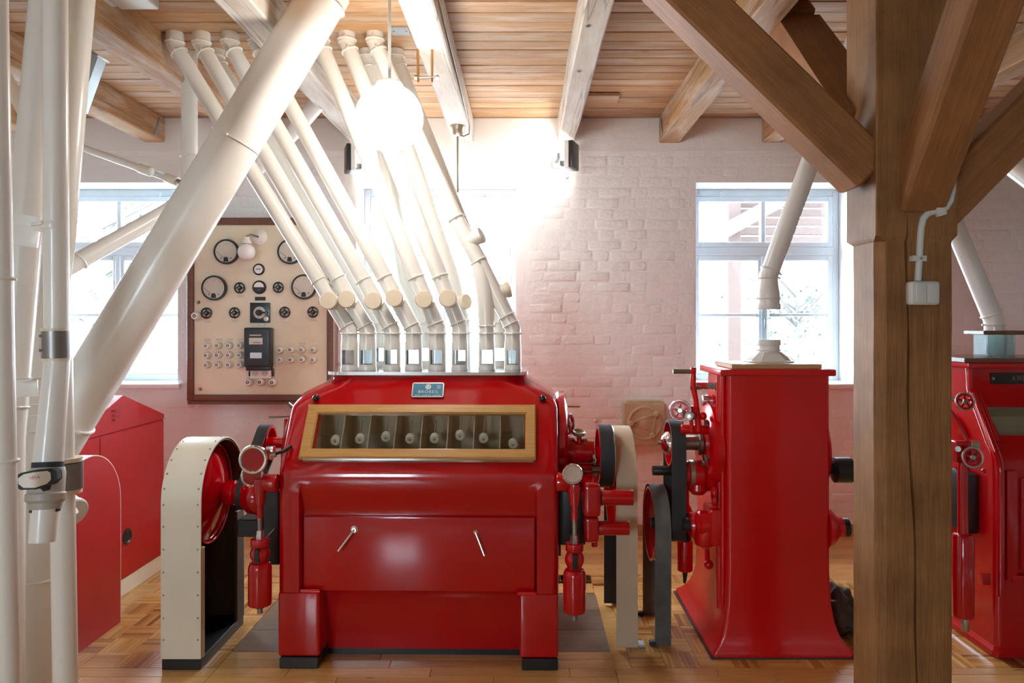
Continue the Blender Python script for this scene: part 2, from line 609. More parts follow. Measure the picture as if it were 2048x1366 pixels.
def timber(name, p0, p1, wx, wy, mat, side, cham=0.0, label=None, cat=None, group=None, builder=None):
    """a squared timber from p0 to p1; its own Z runs along it; SIDE is the direction of its width wx"""
    p0, p1 = Vector(p0), Vector(p1)
    z = (p1 - p0).normalized(); x = Vector(side); x = (x - z * x.dot(z)).normalized(); y = z.cross(x)
    M = Matrix((x, y, z)).transposed().to_4x4(); M.translation = p0
    Ln = (p1 - p0).length
    mb = MB()
    if builder:
        builder(mb, Ln)
    else:
        mb.box((-wx / 2, -wy / 2, 0), (wx / 2, wy / 2, Ln), cham, 1)
    me = mb.mesh(name, 0.5)
    me.materials.append(MAT[mat])
    o = bpy.data.objects.new(name, me); COL.objects.link(o)
    o.matrix_world = M; MW[o.name] = M
    if label:
        tag(o, label, cat, group)
    return o

# ================================================================== THE ROOM
def wall_with_holes(name, y0, y1, wins, mat):
    mb = MB()
    xs = sorted(wins)
    edges = [XL]
    for x in xs:
        edges += [x - WINW / 2, x + WINW / 2]
    edges.append(XR)
    for k in range(0, len(edges), 2):
        if edges[k + 1] > edges[k]:
            mb.box((edges[k], y0, 0), (edges[k + 1], y1, CEIL + 0.2))
    for x in xs:
        mb.box((x - WINW / 2, y0, 0), (x + WINW / 2, y1, SILL))
        mb.box((x - WINW / 2, y0, SILL + WINH), (x + WINW / 2, y1, CEIL + 0.2))
    return struct(mb.build(name, mat, smooth=0))


wall_back = wall_with_holes('wall_back', YW, YW + 0.48, WIN_X, 'whitewash')
wall_rear = wall_with_holes('wall_rear', YR - 0.48, YR, REAR_X, 'plaster')
struct(MB().box((XL - 0.3, YR - 0.48, 0), (XL, YW + 0.48, CEIL + 0.2)).build('wall_left', 'plaster', smooth=0))
struct(MB().box((XR, YR - 0.48, 0), (XR + 0.3, YW + 0.48, CEIL + 0.2)).build('wall_right', 'plaster', smooth=0))
floor = struct(MB().box((XL - 0.3, YR - 0.48, -0.25), (XR + 0.3, YW + 0.48, -0.012)).build('floor', 'board_orange', smooth=0))
ceiling = struct(MB().box((XL - 0.3, YR - 0.48, CEIL + 0.02), (XR + 0.3, YW + 0.48, CEIL + 0.2)).build('ceiling', 'ceiling_pine', smooth=0))
bb = struct(MB().box((XL, YW - 0.022, 0), (XR, YW - 0.0005, 0.085), 0.006, 2).build('baseboard_back', 'skirting'))
# smooth plaster band with a ledge above the bricks
struct(MB().box((XL, YW - 0.012, 2.875), (XR, YW + 0.01, CEIL), 0.004, 1).build('trim_1', 'plaster', origin=(0, 0, 0)))

# ---- bricks on the window wall
rb = random.Random(11)


def brick_mesh(L, H, k):
    d = 0.0004 + 0.0045 * rb.random() ** 1.3
    j = lambda s: rb.uniform(-s, s)
    mb = MB()
    base = [(0 + j(.004), 0, 0 + j(.003)), (L + j(.004), 0, 0 + j(.003)), (L + j(.004), 0, H + j(.003)), (0 + j(.004), 0, H + j(.003))]
    mid = [(x + (0.003 if i in (0, 3) else -0.003), -d * 0.6, z + (0.003 if i < 2 else -0.003)) for i, (x, _, z) in enumerate(base)]
    top = [(x + (0.014 if i in (0, 3) else -0.014), -d - j(.0015), z + (0.014 if i < 2 else -0.014)) for i, (x, _, z) in enumerate(base)]
    vs = base + mid + top
    fs = [(a, (a + 1) % 4, 4 + (a + 1) % 4, 4 + a) for a in range(4)] + [(4 + a, 4 + (a + 1) % 4, 8 + (a + 1) % 4, 8 + a) for a in range(4)] + [(8, 9, 10, 11)]
    return vs, fs


STR = [brick_mesh(0.236, 0.066, k) for k in range(10)]
HDR = [brick_mesh(0.112, 0.066, k) for k in range(8)]


def raw_mesh(name, vs, fs, mat, smooth=0.9):
    me = bpy.data.meshes.new(name)
    me.from_pydata([tuple(v) for v in vs], [], fs)
    me.materials.append(MAT[mat])
    me.polygons.foreach_set('use_smooth', [True] * len(me.polygons))
    me.set_sharp_from_angle(angle=smooth)
    return me


STRM = [raw_mesh('brick', v, f, 'whitewash') for v, f in STR]
HDRM = [raw_mesh('brick', v, f, 'whitewash') for v, f in HDR]


def in_window(x0, x1, z0, z1, pad=0.0):
    for xc in WIN_X:
        if x1 > xc - WINW / 2 - pad and x0 < xc + WINW / 2 + pad and z1 > SILL - 0.045 and z0 < SILL + WINH:
            return True
    return False


cand = []
row = 0
z = 0.09
while z + 0.066 < 2.87:
    x = XL + 0.02 - rb.uniform(0, 0.2)
    k = rb.randrange(3)
    while x < XR - 0.26:
        header = (k % 3 == 2) if row % 2 else (k % 2 == 1)
        L = 0.112 if header else 0.236
        k += 1
        if x > XL + 0.01:
            # trim to window edges: a stretcher that overlaps an opening becomes a header when that fits
            use, LL = True, L
            if in_window(x, x + L, z, z + 0.066, 0.004):
                if not header and not in_window(x, x + 0.112, z, z + 0.066, 0.004):
                    header, LL = True, 0.112
                else:
                    use = False
            if use:
                cand.append((x, z + rb.uniform(-.002, .002), header, rb.randrange(8)))
        x += L + 0.012
    z += 0.079; row += 1


def show_rank(c):
    x, z = c[0], c[1]
    if -0.04 < x < 1.2 and z > 0.15:
        return 0
    if 3.2 < x < 3.75 and z > 1.3:
        return 1
    return 2


cand.sort(key=lambda c: (show_rank(c), -c[1]))
solo_b, rest_b = cand[:300], cand[300:]
for (x, z, hd, v) in solo_b:
    piece('brick', (HDRM if hd else STRM)[v], wall_back, (x, YW - 0.0003, z))
vs, fs = [], []
for (x, z, hd, v) in rest_b:
    V, Fc = (HDR if hd else STR)[v]
    o = len(vs)
    vs += [(a + x, b + YW - 0.0003, c + z) for a, b, c in V]
    fs += [tuple(i + o for i in f) for f in Fc]
o = bpy.data.objects.new('brick_courses', raw_mesh('brick_courses', vs, fs, 'whitewash'))
COL.objects.link(o); o.parent = wall_back; o['kind'] = 'stuff'


# ---- windows
def window(name, xc, ywall, sgn):
    """sgn +1: outside lies towards +Y"""
    Y = lambda d: ywall + sgn * d
    root = bpy.data.objects.new(name, None); COL.objects.link(root)
    M = Matrix.Translation((xc, ywall, SILL)); root.matrix_world = M; MW[root.name] = M
    struct(root)

    def bx(mb, x0, x1, z0, z1, d0, d1, bev=0.004):
        ya, yb = sorted((Y(d0), Y(d1)))
        mb.box((xc + x0, ya, z0), (xc + x1, yb, z1), bev, 1)
    hw, z0, z1 = WINW / 2, SILL + 0.0, SILL + WINH
    mb = MB()
    bx(mb, -hw, -hw + 0.05, z0, z1, RECESS, RECESS + 0.09); bx(mb, hw - 0.05, hw, z0, z1, RECESS, RECESS + 0.09)
    bx(mb, -hw + .05, hw - .05, z1 - 0.055, z1, RECESS, RECESS + 0.09); bx(mb, -hw + .05, hw - .05, z0, z0 + 0.055, RECESS, RECESS + 0.09)
    bx(mb, -hw + .05, hw - .05, 2.125, 2.19, RECESS - 0.015, RECESS + 0.09)
    mb.build('frame', 'window_paint', root)

    def sash(x0, x1, a, b, bar, mull=None):
        s = MB()
        fw = 0.042
        bx(s, x0, x0 + fw, a, b, RECESS - 0.012, RECESS + 0.05); bx(s, x1 - fw, x1, a, b, RECESS - 0.012, RECESS + 0.05)
        bx(s, x0 + fw, x1 - fw, a, a + fw, RECESS - 0.012, RECESS + 0.05); bx(s, x0 + fw, x1 - fw, b - fw, b, RECESS - 0.012, RECESS + 0.05)
        panes = []
        if mull is not None:
            bx(s, mull - 0.018, mull + 0.018, a + fw, b - fw, RECESS - 0.006, RECESS + 0.045)
            panes = [(x0 + fw, mull - 0.018, a + fw, b - fw), (mull + 0.018, x1 - fw, a + fw, b - fw)]
        else:
            bx(s, x0 + fw, x1 - fw, bar - 0.014, bar + 0.014, RECESS - 0.006, RECESS + 0.045)
            panes = [(x0 + fw, x1 - fw, a + fw, bar - 0.014), (x0 + fw, x1 - fw, bar + 0.014, b - fw)]
        so = s.build('sash', 'window_paint', root)
        for (p, q, r_, t) in panes:
            g = MB(); bx(g, p - .004, q + .004, r_ - .004, t + .004, RECESS + 0.024, RECESS + 0.028, 0)
            g.build('pane', 'window_glass', so, smooth=0)
    sash(-hw + 0.052, hw - 0.052, 2.19, z1 - 0.056, None, 0.0)
    sash(-hw + 0.052, -0.004, z0 + 0.056, 2.125, 1.655)
    sash(0.004, hw - 0.052, z0 + 0.056, 2.125, 1.655)
    c = MB(); bx(c, -0.02, 0.02, z0 + 0.06, 2.12, RECESS - 0.026, RECESS - 0.012)
    c.build('cover_strip', 'window_paint', root)
    h = MB(); h.lathe([(0, 0), (.012, 0), (.009, .018), (0, .018)], (xc, Y(RECESS - 0.026), 1.62), (0, -sgn, 0), 12)
    h.obox((xc, Y(RECESS - 0.05), 1.59), (0.014, 0.012, 0.09), bev=0.003)
    h.build('window_handle', 'steel', root)
    for hx in (-hw + 0.26, hw - 0.26):
        h = MB(); h.obox((xc + hx, Y(RECESS - 0.022), z1 - 0.04), (0.02, 0.02, 0.03), bev=0.004)
        h.cyl((xc + hx, Y(RECESS - 0.03), z1 - 0.055), (xc + hx, Y(RECESS - 0.05), z1 - 0.07), 0.006, n=8)
        h.build('latch', 'window_paint', root)
    for hx in (-hw + 0.05, hw - 0.05):
        for hz in (1.35, 1.95, 2.4):
            h = MB(); h.cyl((xc + hx, Y(RECESS - 0.01), hz - 0.035), (xc + hx, Y(RECESS - 0.01), hz + 0.035), 0.008, n=8)
            h.build('hinge', 'window_paint', root)
    s = MB(); bx(s, -hw - 0.03, hw + 0.03, SILL - 0.034, SILL + 0.0035, -0.035, -0.0005, 0.006); bx(s, -hw + .001, hw - .001, SILL, SILL + 0.0035, -.0005, RECESS, 0)
    s.build('window_sill', 'plaster', root)
    return root


for k, x in enumerate(WIN_X):
    window('window_%d' % (k + 1), x, YW, 1)
for k, x in enumerate(REAR_X):
    window('window_%d' % (k + 4), x, YR, -1)

# ---- ceiling boards, laid across the beams
rc = random.Random(5)
BW = 0.128
BEAM_X = [-0.455 + 0.77 * k for k in range(-4, 7)]
j = 0
y = YW - BW
while y > 1.9:
    xs = [XL] + [BEAM_X[i] for i in ([2, 5, 8] if j % 3 == 0 else [1, 4, 7, 9] if j % 3 == 1 else [3, 6, 8])] + [XR]
    for a, b in zip(xs, xs[1:]):
        mb = MB()
        dz = rc.uniform(0, 0.004)
        L = b - a
        mb.box((0.001, 0.0035, 0), (L - 0.001, BW - 0.0035, 0.019), 0.004, 1)
        me = mb.mesh('ceiling_board', 0.5); me.materials.append(MAT['ceiling_pine'])
        piece('ceiling_board', me, ceiling, (a, y, CEIL + dz))
    y -= BW; j += 1

# ---- ceiling beams (running from the window wall towards the rear wall)
beam_mats = ['beam_pine', 'beam_pine', 'beam_pine', 'beam_white', 'beam_white', 'beam_white', 'beam_pine', 'beam_pine', 'beam_pine', 'beam_pine', 'beam_pine']
BEAM = []
for k, x in enumerate(BEAM_X):
    wd = [.15, .15, .17, .16, .15, .125, .15, .15, .15, .15, .15][k]
    mb = MB()
    rr = random.Random(k)
    n = 14
    rings = []
    for i in range(n + 1):
        yy = YR + (YW - YR) * i / n
        a = rr.uniform(-.004, .004); c = rr.uniform(-.004, .004)
        x0, x1, zb, ch = x - wd / 2 + a, x + wd / 2 + c, 2.945 + rr.uniform(-.004, .004), 0.008
        rings.append([(x0, yy, CEIL - 0.0005), (x0, yy, zb + ch), (x0 + ch, yy, zb), (x1 - ch, yy, zb), (x1, yy, zb + ch), (x1, yy, CEIL - 0.0005)])
    mb.loft(rings)
    o = mb.build('ceiling_beam', beam_mats[k], origin=(x, 0, 2.95), smooth=0.5)
    o['kind'] = 'structure'
    BEAM.append(o)

# ---- floor: parquet squares of seven strips, long boards at the wall and in front
rp = random.Random(3)
SQ, NS = 0.16, 7


def strip_vs(tone):
    L, Wd = SQ - 0.0016, SQ / NS - 0.0013
    x0, y0 = 0.0008, 0.0006
    return [(x0, y0, -.012), (x0 + L, y0, -.012), (x0 + L, y0 + Wd, -.012), (x0, y0 + Wd, -.012), (x0, y0, 0), (x0 + L, y0, 0), (x0 + L, y0 + Wd, 0), (x0, y0 + Wd, 0)]


SF = [(4, 5, 6, 7), (0, 1, 5, 4), (1, 2, 6, 5), (2, 3, 7, 6), (3, 0, 4, 7)]


def tone_attr(me, tones):
    a = me.attributes.new('tone', 'FLOAT', 'FACE')
    a.data.foreach_set('value', tones)


NV = 12
STRIPX, STRIPY = [], []
for k in range(NV):
    t = k / (NV - 1)
    me = bpy.data.meshes.new('parquet_strip'); me.from_pydata(strip_vs(t), [], SF); me.materials.append(MAT['parquet_x']); tone_attr(me, [t] * 5); STRIPX.append(me)
    vv = [(b, a, c) for a, b, c in strip_vs(t)]
    me = bpy.data.meshes.new('parquet_strip'); me.from_pydata(vv, [], [f[::-1] for f in SF]); me.materials.append(MAT['parquet_y']); tone_attr(me, [t] * 5); STRIPY.append(me)


def floor_zone(x, y):
    if y + SQ > 4.78:
        return 'wall_boards'
    if -1.42 < x + SQ / 2 < 0.42 and y < 4.5:
        return 'hatch'
    return 'parquet'


strips = []
X0, Y0 = XL, 3.47
nx, ny = int((XR - XL) / SQ), 8
for iy in range(ny):
    for ix in range(nx):
        x, y = X0 + ix * SQ, Y0 + iy * SQ
        if floor_zone(x, y) != 'parquet':
            continue
        along_x = (ix + iy) % 2 == 0
        sq_t = rp.uniform(0.25, 0.7)
        for k in range(NS):
            t = min(1, max(0, rp.gauss(sq_t, 0.17)))
            strips.append((x, y, k, along_x, t))


def strip_rank(s):
    x, y = s[0], s[1]
    vis = (-2.15 < x < -1.68 or 0.42 <= x < 0.9 or 1.5 < x < 1.62 or 1.95 < x < 2.2 or -1.5 < x < -1.3)
    return (0 if vis else 1, y)


strips.sort(key=strip_rank)
for (x, y, k, ax, t) in strips[:300]:
    v = round(t * (NV - 1))
    if ax:
        piece('parquet_strip', STRIPX[v], floor, (x, y + k * SQ / NS, 0))
    else:
        piece('parquet_strip', STRIPY[v], floor, (x + k * SQ / NS, y, 0))
for want, mname in ((True, 'parquet_x'), (False, 'parquet_y')):
    vs, fs, tn = [], [], []
    for (x, y, k, ax, t) in strips[300:]:
        if ax != want:
            continue
        o = len(vs)
        if ax:
            vs += [(a + x, b + y + k * SQ / NS, c) for a, b, c in strip_vs(t)]
            fs += [tuple(i + o for i in f) for f in SF]
        else:
            vs += [(b + x + k * SQ / NS, a + y, c) for a, b, c in strip_vs(t)]
            fs += [tuple(i + o for i in f[::-1]) for f in SF]
        tn += [t] * 5
    me = bpy.data.meshes.new('parquet_field'); me.from_pydata(vs, [], fs); me.materials.append(MAT[mname]); tone_attr(me, tn)
    o = bpy.data.objects.new('parquet_field', me); COL.objects.link(o); o.parent = floor; o['kind'] = 'stuff'


def floor_boards(x0, x1, y0, y1, wd, mat, lens, top=0.0, gap=0.0012):
    y = y0
    while y < y1 - 0.01:
        w2 = min(wd, y1 - y)
        x = x0 - rp.uniform(0, lens * 0.8) if lens < (x1 - x0) else x0
        while x < x1 - 0.01:
            a, b = max(x, x0), min(x + lens * rp.uniform(0.75, 1.25), x1)
            x = b
            if b - a < 0.02:
                continue
            mb = MB(); mb.box((gap, gap, -0.012), (b - a - gap, w2 - gap, top), 0.0012, 1)
            me = mb.mesh('floor_board', 0.5); me.materials.append(MAT[mat])
            piece('floor_board', me, floor, (a, y, 0))
        y += w2


floor_boards(XL, XR, Y0 + 8 * SQ, YW, 0.105, 'board_orange', 2.4)
floor_boards(XL, -1.42, 3.12, 3.47, 0.0875, 'board_orange', 1.1)
floor_boards(-1.42, 0.42, 3.12, 3.64, 0.0866, 'board_orange', 0.75)
floor_boards(0.42, XR, 3.12, 3.405, 0.095, 'board_orange', 1.3)
floor_boards(0.42, XR, 3.405, 3.47, 0.065, 'board_orange', 0.5)
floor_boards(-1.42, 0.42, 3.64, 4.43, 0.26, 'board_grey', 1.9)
floor_boards(-1.42, 0.42, 4.43, 4.75, 0.105, 'board_orange', 1.2)

# ================================================================== POST, BRACES, GIRDER
rpst = random.Random(2)


def post_builder(mb, Ln):
    # local: x right, y = forward (towards the window wall), z up; a deep drying crack is cut into the front face
    hw_, hd = 0.131, 0.11
    rings = []
    zs = [0] + [0.03 + 0.0655 * i for i in range(28)] + [1.87, 1.88, 1.90, 1.98, 2.2, 2.6, 2.861]
    for i, zz in enumerate(zs):
        c = 0.030 if zz <= 1.88 else 0.004
        e = 0.0 if zz <= 1.88 else 0.010
        jx = rpst.uniform(-.001, .001)
        x0, x1, y0, y1 = -hw_ - e + jx, hw_ + e + jx, -hd - e, hd + e
        xc = -0.012 + 0.018 * math.sin(zz * 2.1 + 1.0) + 0.004 * math.sin(zz * 9)
        op = zz < 1.97
        wg = 0.0026 + 0.0026 * abs(math.sin(i * 0.5)) if op else 0.0002
        dg = 0.045 if op else 0.0004
        rings.append([(x0 + c, y0, zz), (xc - wg, y0, zz), (xc - wg * .3, y0 + dg, zz), (xc + wg * .3, y0 + dg, zz), (xc + wg, y0, zz),
                      (x1 - c * .3, y0, zz), (x1, y0 + c * .3, zz), (x1, y1 - c, zz), (x1 - c, y1, zz), (x0 + c, y1, zz), (x0, y1 - c, zz), (x0, y0 + c, zz)])
    mb.loft(rings)


PX, PY = 1.357, 2.71
post = timber('timber_post', (PX, PY, 0), (PX, PY, 2.861), 0.26, 0.22, 'timber', (1, 0, 0), builder=post_builder,
              label='heavy chamfered timber post with long drying crack and a light switch', cat='post')
girder = MB().box((XL, PY - 0.12, 2.862), (XR, PY + 0.12, 2.944), 0.01, 1).build('ceiling_girder', 'timber', origin=(0, PY, 2.86))
girder['kind'] = 'structure'

# brace towards the darker left bays
b1 = timber('timber_brace', P(1732, 350, 2.69), P(1318, -52, 2.69), 0.160, 0.165, 'timber_brace', (0, 1, 0), 0.010,
            'dark timber brace with chiselled number marks, rising from the post over the window', 'brace')
for (xa, ya_, xb, yb_) in ((1634, 244, 1645, 237), (1634, 244, 1650, 260), (1660, 266, 1674, 258), (1652, 262, 1660, 272)):
    qa, qb = P(xa, ya_, 2.6068), P(xb, yb_, 2.6068)
    MB().obox((qa + qb) / 2, ((qb - qa).length, .0016, .0022), axis_x=qb - qa).build('carved_mark', 'timber_brace', b1, smooth=0)
b2 = timber('timber_brace', (PX + 0.018, PY - 0.06, 1.99 + .03), (PX + 0.018, PY - 0.06 - 0.62, 2.77 + .06), 0.156, 0.16, 'timber_brace', (1, 0, 0), 0.012,
            'timber brace leaning out from the post face above the light switch', 'brace')
b3 = timber('timber_brace', (PX + 0.10, PY, 1.99), (PX + 0.10 + 0.78, PY, 1.99 + 0.79), 0.16, 0.165, 'timber_brace', (0, 1, 0), 0.012,
            'shadowed timber brace rising from the post behind the other brace', 'brace')


def notch_brace(mb, Ln):
    # local x = width, y = thickness; the face with negative y looks at the hall; notch cut into that face
    hw_, hd, c = 0.10, 0.05, 0.012
    prof = [(-hd, 0), (-hd, Ln * .805), (-hd + 0.04, Ln * .81), (-hd + 0.04, Ln * .860), (-hd, Ln * .865), (-hd, Ln), (hd, Ln), (hd, 0)]
    mb.prism([(-hw_, yy, zz) for yy, zz in prof], (2 * hw_, 0, 0))


b4 = timber('timber_brace', (PX - .105, PY + 0.085, 2.348), (PX - .105, PY + 0.915, 3.120), 0.20, 0.10, 'timber_brace', (1, 0, 0), builder=notch_brace,
            label='light timber brace with a notch cut into it, running back from the post', cat='brace')

# light switch and its conduit
sw = thing('light_switch', 'square white double light switch screwed to the timber post', 'switch', P(1838, 586, 2.6))
c = P(1838, 587, 2.6)
yf = PY - 0.11
mb = MB(); mb.box((c.x - .050, yf - .046, c.z - .041), (c.x + .050, yf - .0005, c.z + .041), 0.012, 3); mb.build('housing', 'switch_white', sw)
mb = MB(); mb.box((c.x - .036, yf - .052, c.z - .033), (c.x - .0006, yf - .0462, c.z + .033), 0.003, 2); mb.build('rocker', 'switch_white', sw)
mb = MB(); mb.box((c.x + .0006, yf - .052, c.z - .033), (c.x + .038, yf - .0462, c.z + .033), 0.003, 2); mb.build('rocker', 'switch_white', sw)
cd = thing('cable_conduit', 'bent white cable conduit clipped to the post above the light switch', 'conduit', P(1838, 562, 2.58))
pts = []
for (px, py) in ((1836, 562), (1839, 520), (1841, 480), (1843, 454), (1847, 437), (1856, 427), (1868, 423), (1882, 422)):
    p = P(px, py, 2.585); pts.append((p.x, yf - .013, p.z))
MB().tube(pts, 0.0115, 12).build('tube', 'switch_white', cd)
pts = []
for (px, py, z) in ((1880, 422, 2.6), (1893, 416, 2.62), (1902, 402, 2.66), (1906, 380, 2.68), (1908, 345, 2.70), (1908, 318, 2.70)):
    p = P(px, py, 2.585); pts.append((p.x, yf - .014, p.z))
MB().tube(pts, 0.0095, 12).build('tube', 'switch_white', cd)
p = P(1837, 517, 2.585)
mb = MB(); mb.obox((p.x, yf - .012, p.z), (0.05, 0.023, 0.02), bev=0.003); mb.build('clip', 'switch_white', cd)
MB().cyl((p.x + .004, yf - .024, p.z), (p.x + .004, yf - .027, p.z), 0.005, n=10).build('screw', 'steel', cd)
p = P(1879, 421, 2.585)
mb = MB(); mb.obox((p.x, yf - .015, p.z), (0.032, 0.029, 0.04), axis_x=(1, 0, .3), bev=0.005); mb.build('clip', 'switch_white', cd)

# bits fixed to the ceiling and beams
pl = MB(); p = P(1196, 212, 5.25)
pl.box((p.x - .12, 5.0, CEIL - .022), (p.x + .12, 5.22, CEIL - .0005), 0.002, 1)
tag(pl.build('patch_board', 'ceiling_pine', origin=(p.x, 5.1, CEIL)), 'thin wooden patch board nailed under the ceiling near the wall', 'board')
p = P(797, 66, 3.9)
tp = MB(); tp.box((p.x - .045, 3.88, CEIL - .006), (p.x + .05, 3.99, CEIL - .0005)); tag(tp.build('tin_plate', 'zinc', origin=(p.x, 3.93, CEIL)), 'small grey tin plate nailed to the ceiling beside a beam', 'plate')
for dx in (-.03, .035):
    MB().lathe([(0, .004), (.004, .003), (.005, 0)], (p.x + dx, 3.9 + abs(dx), CEIL - .006), (0, 0, -1), 8).build('nail', 'dull_steel', bpy.data.objects['tin_plate'])

for (k, lab) in ((6, 'small steel strap at the wall end of the pine beam beside the whitewashed beam'), (1, 'small steel strap at the wall end of the beam above the pipe bundle window')):
    xb_ = BEAM_X[k] - .078 if k == 6 else BEAM_X[k] + .078
    tag(MB().obox((xb_, 5.50, 3.03), (.006, .03, .16), axis_z=(0, .5, 1), bev=.001).build('beam_strap', 'zinc', origin=(xb_, 5.5, 3.03)), lab, 'strap')

# brass rods with a bolt hung under the beam
hg = thing('threaded_hanger', 'pair of brass rods holding a threaded bolt under the whitewashed beam', 'hanger', (-0.48, 3.98, 2.945))
for px in (836, 864):
    p0 = P(px, 95, 3.70); p1 = P(px + 1, 158, 3.70)
    MB().cyl((p0.x, 3.70, 2.9465), (p0.x, 3.70, p1.z), 0.0065, n=10).build('rod', 'brass', hg)
    MB().torus((p0.x, 3.70, p1.z - .004), (1, 0, 0), 0.009, 0.005, 14, 6).build('eye', 'brass', hg)
p0, p1 = P(830, 156, 3.70), P(878, 154, 3.70)
MB().cyl(p0, p1, 0.0065, n=10).build('bolt', 'dull_steel', hg)
for px in (832, 875):
    p = P(px, 155.5, 3.70); MB().cyl(p - Vector((.006, 0, 0)), p + Vector((.006, 0, 0)), 0.013, n=6).build('nut', 'dull_steel', hg)
# flat dark discs for holes in the whitewashed beam, shade put into their colour
for (px, py) in ((1176, 51), (1158, 142)):
    zz = (2.945 - EYE) * FPX / (CY - py); p = P(px, py, zz)
    MB().lathe([(0, .0015), (.010, .0015), (.012, 0)], (p.x, zz, 2.9415), (0, 0, -1), 10).build('dark_spot', 'lid_dark', BEAM[5])

# cable along the beam to the lamp near the wall
cb = MB(); xx = BEAM_X[4] + 0.078
pts = [(xx, 3.2, 3.02), (xx, 3.7, 3.0), (xx, 4.2, 2.985), (xx + .001, 4.6, 2.965), (xx + .001, 4.95, 2.955), (xx + .004, 5.06, 2.93), (xx, 5.12, 2.885), (xx - .04, 5.14, 2.872), (xx - .07, 5.14, 2.88)]
tag(cb.tube([(a + .004, b, c) for a, b, c in pts], 0.0055, 8).build('lamp_cable', 'dull_steel', origin=(xx, 4.2, 2.98)), 'thin dark cable running along the beam to the ceiling lamp by the wall', 'cable')


# ================================================================== LAMPS
def globe_lamp(name, label, globe_c, r, top_z, canopy=True, mat='lamp_globe', rodmat='switch_white', group=None):
    g = Vector(globe_c)
    t = thing(name, label, 'lamp', (g.x, g.y, top_z), 0, group)
    MB().sphere(g, r, 40, 24).build('globe', mat, t)
    MB().lathe([(0, .012), (r * .36, .012), (r * .40, 0), (r * .40, -.018), (0, -.018)], (g.x, g.y, g.z + r), (0, 0, 1), 24).build('gallery', 'switch_white', t)
    MB().cyl((g.x, g.y, g.z + r), (g.x, g.y, top_z - .01), 0.0075, n=12).build('rod', rodmat, t)
    if canopy:
        MB().lathe([(0.008, -.075), (.03, -.065), (.05, -.035), (.055, -.004), (.055, -.0005), (0, -.0005)], (g.x, g.y, top_z), (0, 0, 1), 24).build('canopy', 'brass_dull', t)
    return t


paint('brass_dull', (0.42, 0.38, 0.30), 0.35, 0, 0.1, 0.8)
gl = P(779, 236, 3.36)
globe_lamp('globe_lamp', 'lit white globe lamp on a white rod hanging before the slanted feed pipes', gl, 0.150, CEIL)
g2 = P(914, 428, 5.14); g2.x = BEAM_X[4] + 0.0
globe_lamp('globe_lamp', 'lit globe lamp on a brass rod hanging at the window behind the pipes', g2, 0.13, 2.9445, mat='lamp_globe_hot', rodmat='brass_dull')


def wall_spot(label, px, py, sgn):
    """flat box floodlight on a short bracket, its lens turned to the wall between the two"""
    c = P(px, py, 5.36)
    t = thing('wall_floodlight', label, 'floodlight', (c.x, YW, c.z))
    ax = Vector((sgn, 0.35, 0)).normalized()
    a, u, v = frame_of(ax)
    M = lambda off, sz, bev: MB().obox(c + a * off, sz, axis_x=a, axis_z=(0, 0, 1), bev=bev)
    M(-.018, (.030, .17, .19), .008).build('back_shell', 'black', t)
    M(.014, (.034, .172, .192), .006).build('housing', 'switch_white', t)
    M(.0325, (.002, .14, .15), 0).build('lens', 'spot_face', t)
    p = c + a * .03 + Vector((0, 0, .035))
    MB().obox(Vector((p.x + sgn * .06, 5.49, c.z + .01)), (.02, .24, .03), bev=.003).build('bracket', 'black', t)
    MB().obox(Vector((p.x + sgn * .06, YW - .02, c.z + .01)), (.07, .036, .09), bev=.004).build('wall_plate', 'switch_white', t)
    MB().obox(c + a * .055 + Vector((0, 0, -.05)), (.05, .05, .035), axis_x=a, bev=.003).build('driver_box', 'black', t)
    return t


wall_spot('white and black box floodlight on the wall behind the slanted pipes', 700, 318, 1)
wall_spot('white and black box floodlight on the wall below the whitewashed beam end', 1143, 312, -1)

ft = thing('fluorescent_fitting', 'white fluorescent strip fitting fixed under the ceiling boards', 'light fitting', (-1.85, 3.45, CEIL))
MB().box((-1.88, 3.06, CEIL - .075), (-1.70, 3.50, CEIL - .0005), 0.012, 3).build('housing', 'switch_white', ft)
MB().box((-1.93, 3.06, CEIL - .070), (-1.885, 3.48, CEIL - .015), 0.006, 2).build('diffuser', 'diffuser_white', ft)

# ================================================================== OUTSIDE THE WINDOWS
gnd = struct(MB().box((-14, YW + 0.49, -0.5), (16, 22, -0.4)).build('ground', 'gravel', smooth=0))
cn = thing('timber_canopy', 'reddish timber canopy with pale diagonal strut seen through the upper window panes', 'canopy', (4.0, 9.0, -0.4))
for i in range(7):
    zz = 2.42 + i * 0.118
    MB().box((2.56, 9.0 + i * 0.05, zz), (5.6, 9.04 + i * 0.05, zz + 0.095), 0.004, 1).build('slat', 'canopy_red', cn)
MB().box((2.37, 8.7, -0.4), (2.52, 8.86, 3.55), 0.006, 1).build('post', 'canopy_red', cn)
MB().box((5.3, 9.5, -0.4), (5.45, 9.62, 3.9), 0.006, 1).build('post', 'canopy_red', cn)
MB().box((2.1, 8.87, 3.02), (2.69, 8.98, 3.20), 0.004, 1).build('bracket_block', 'canopy_red', cn)
a, b = Vector((1.9, 8.55, 2.42)), Vector((3.7, 8.55, 3.42))
MB().obox((a + b) / 2, ((b - a).length, .10, .16), axis_x=b - a, bev=.005).build('strut', 'canopy_pale', cn)
MB().box((2.1, 8.45, 3.62), (5.7, 10.2, 3.72), 0.004, 1).build('roof', 'canopy_red', cn)
rt = random.Random(9)


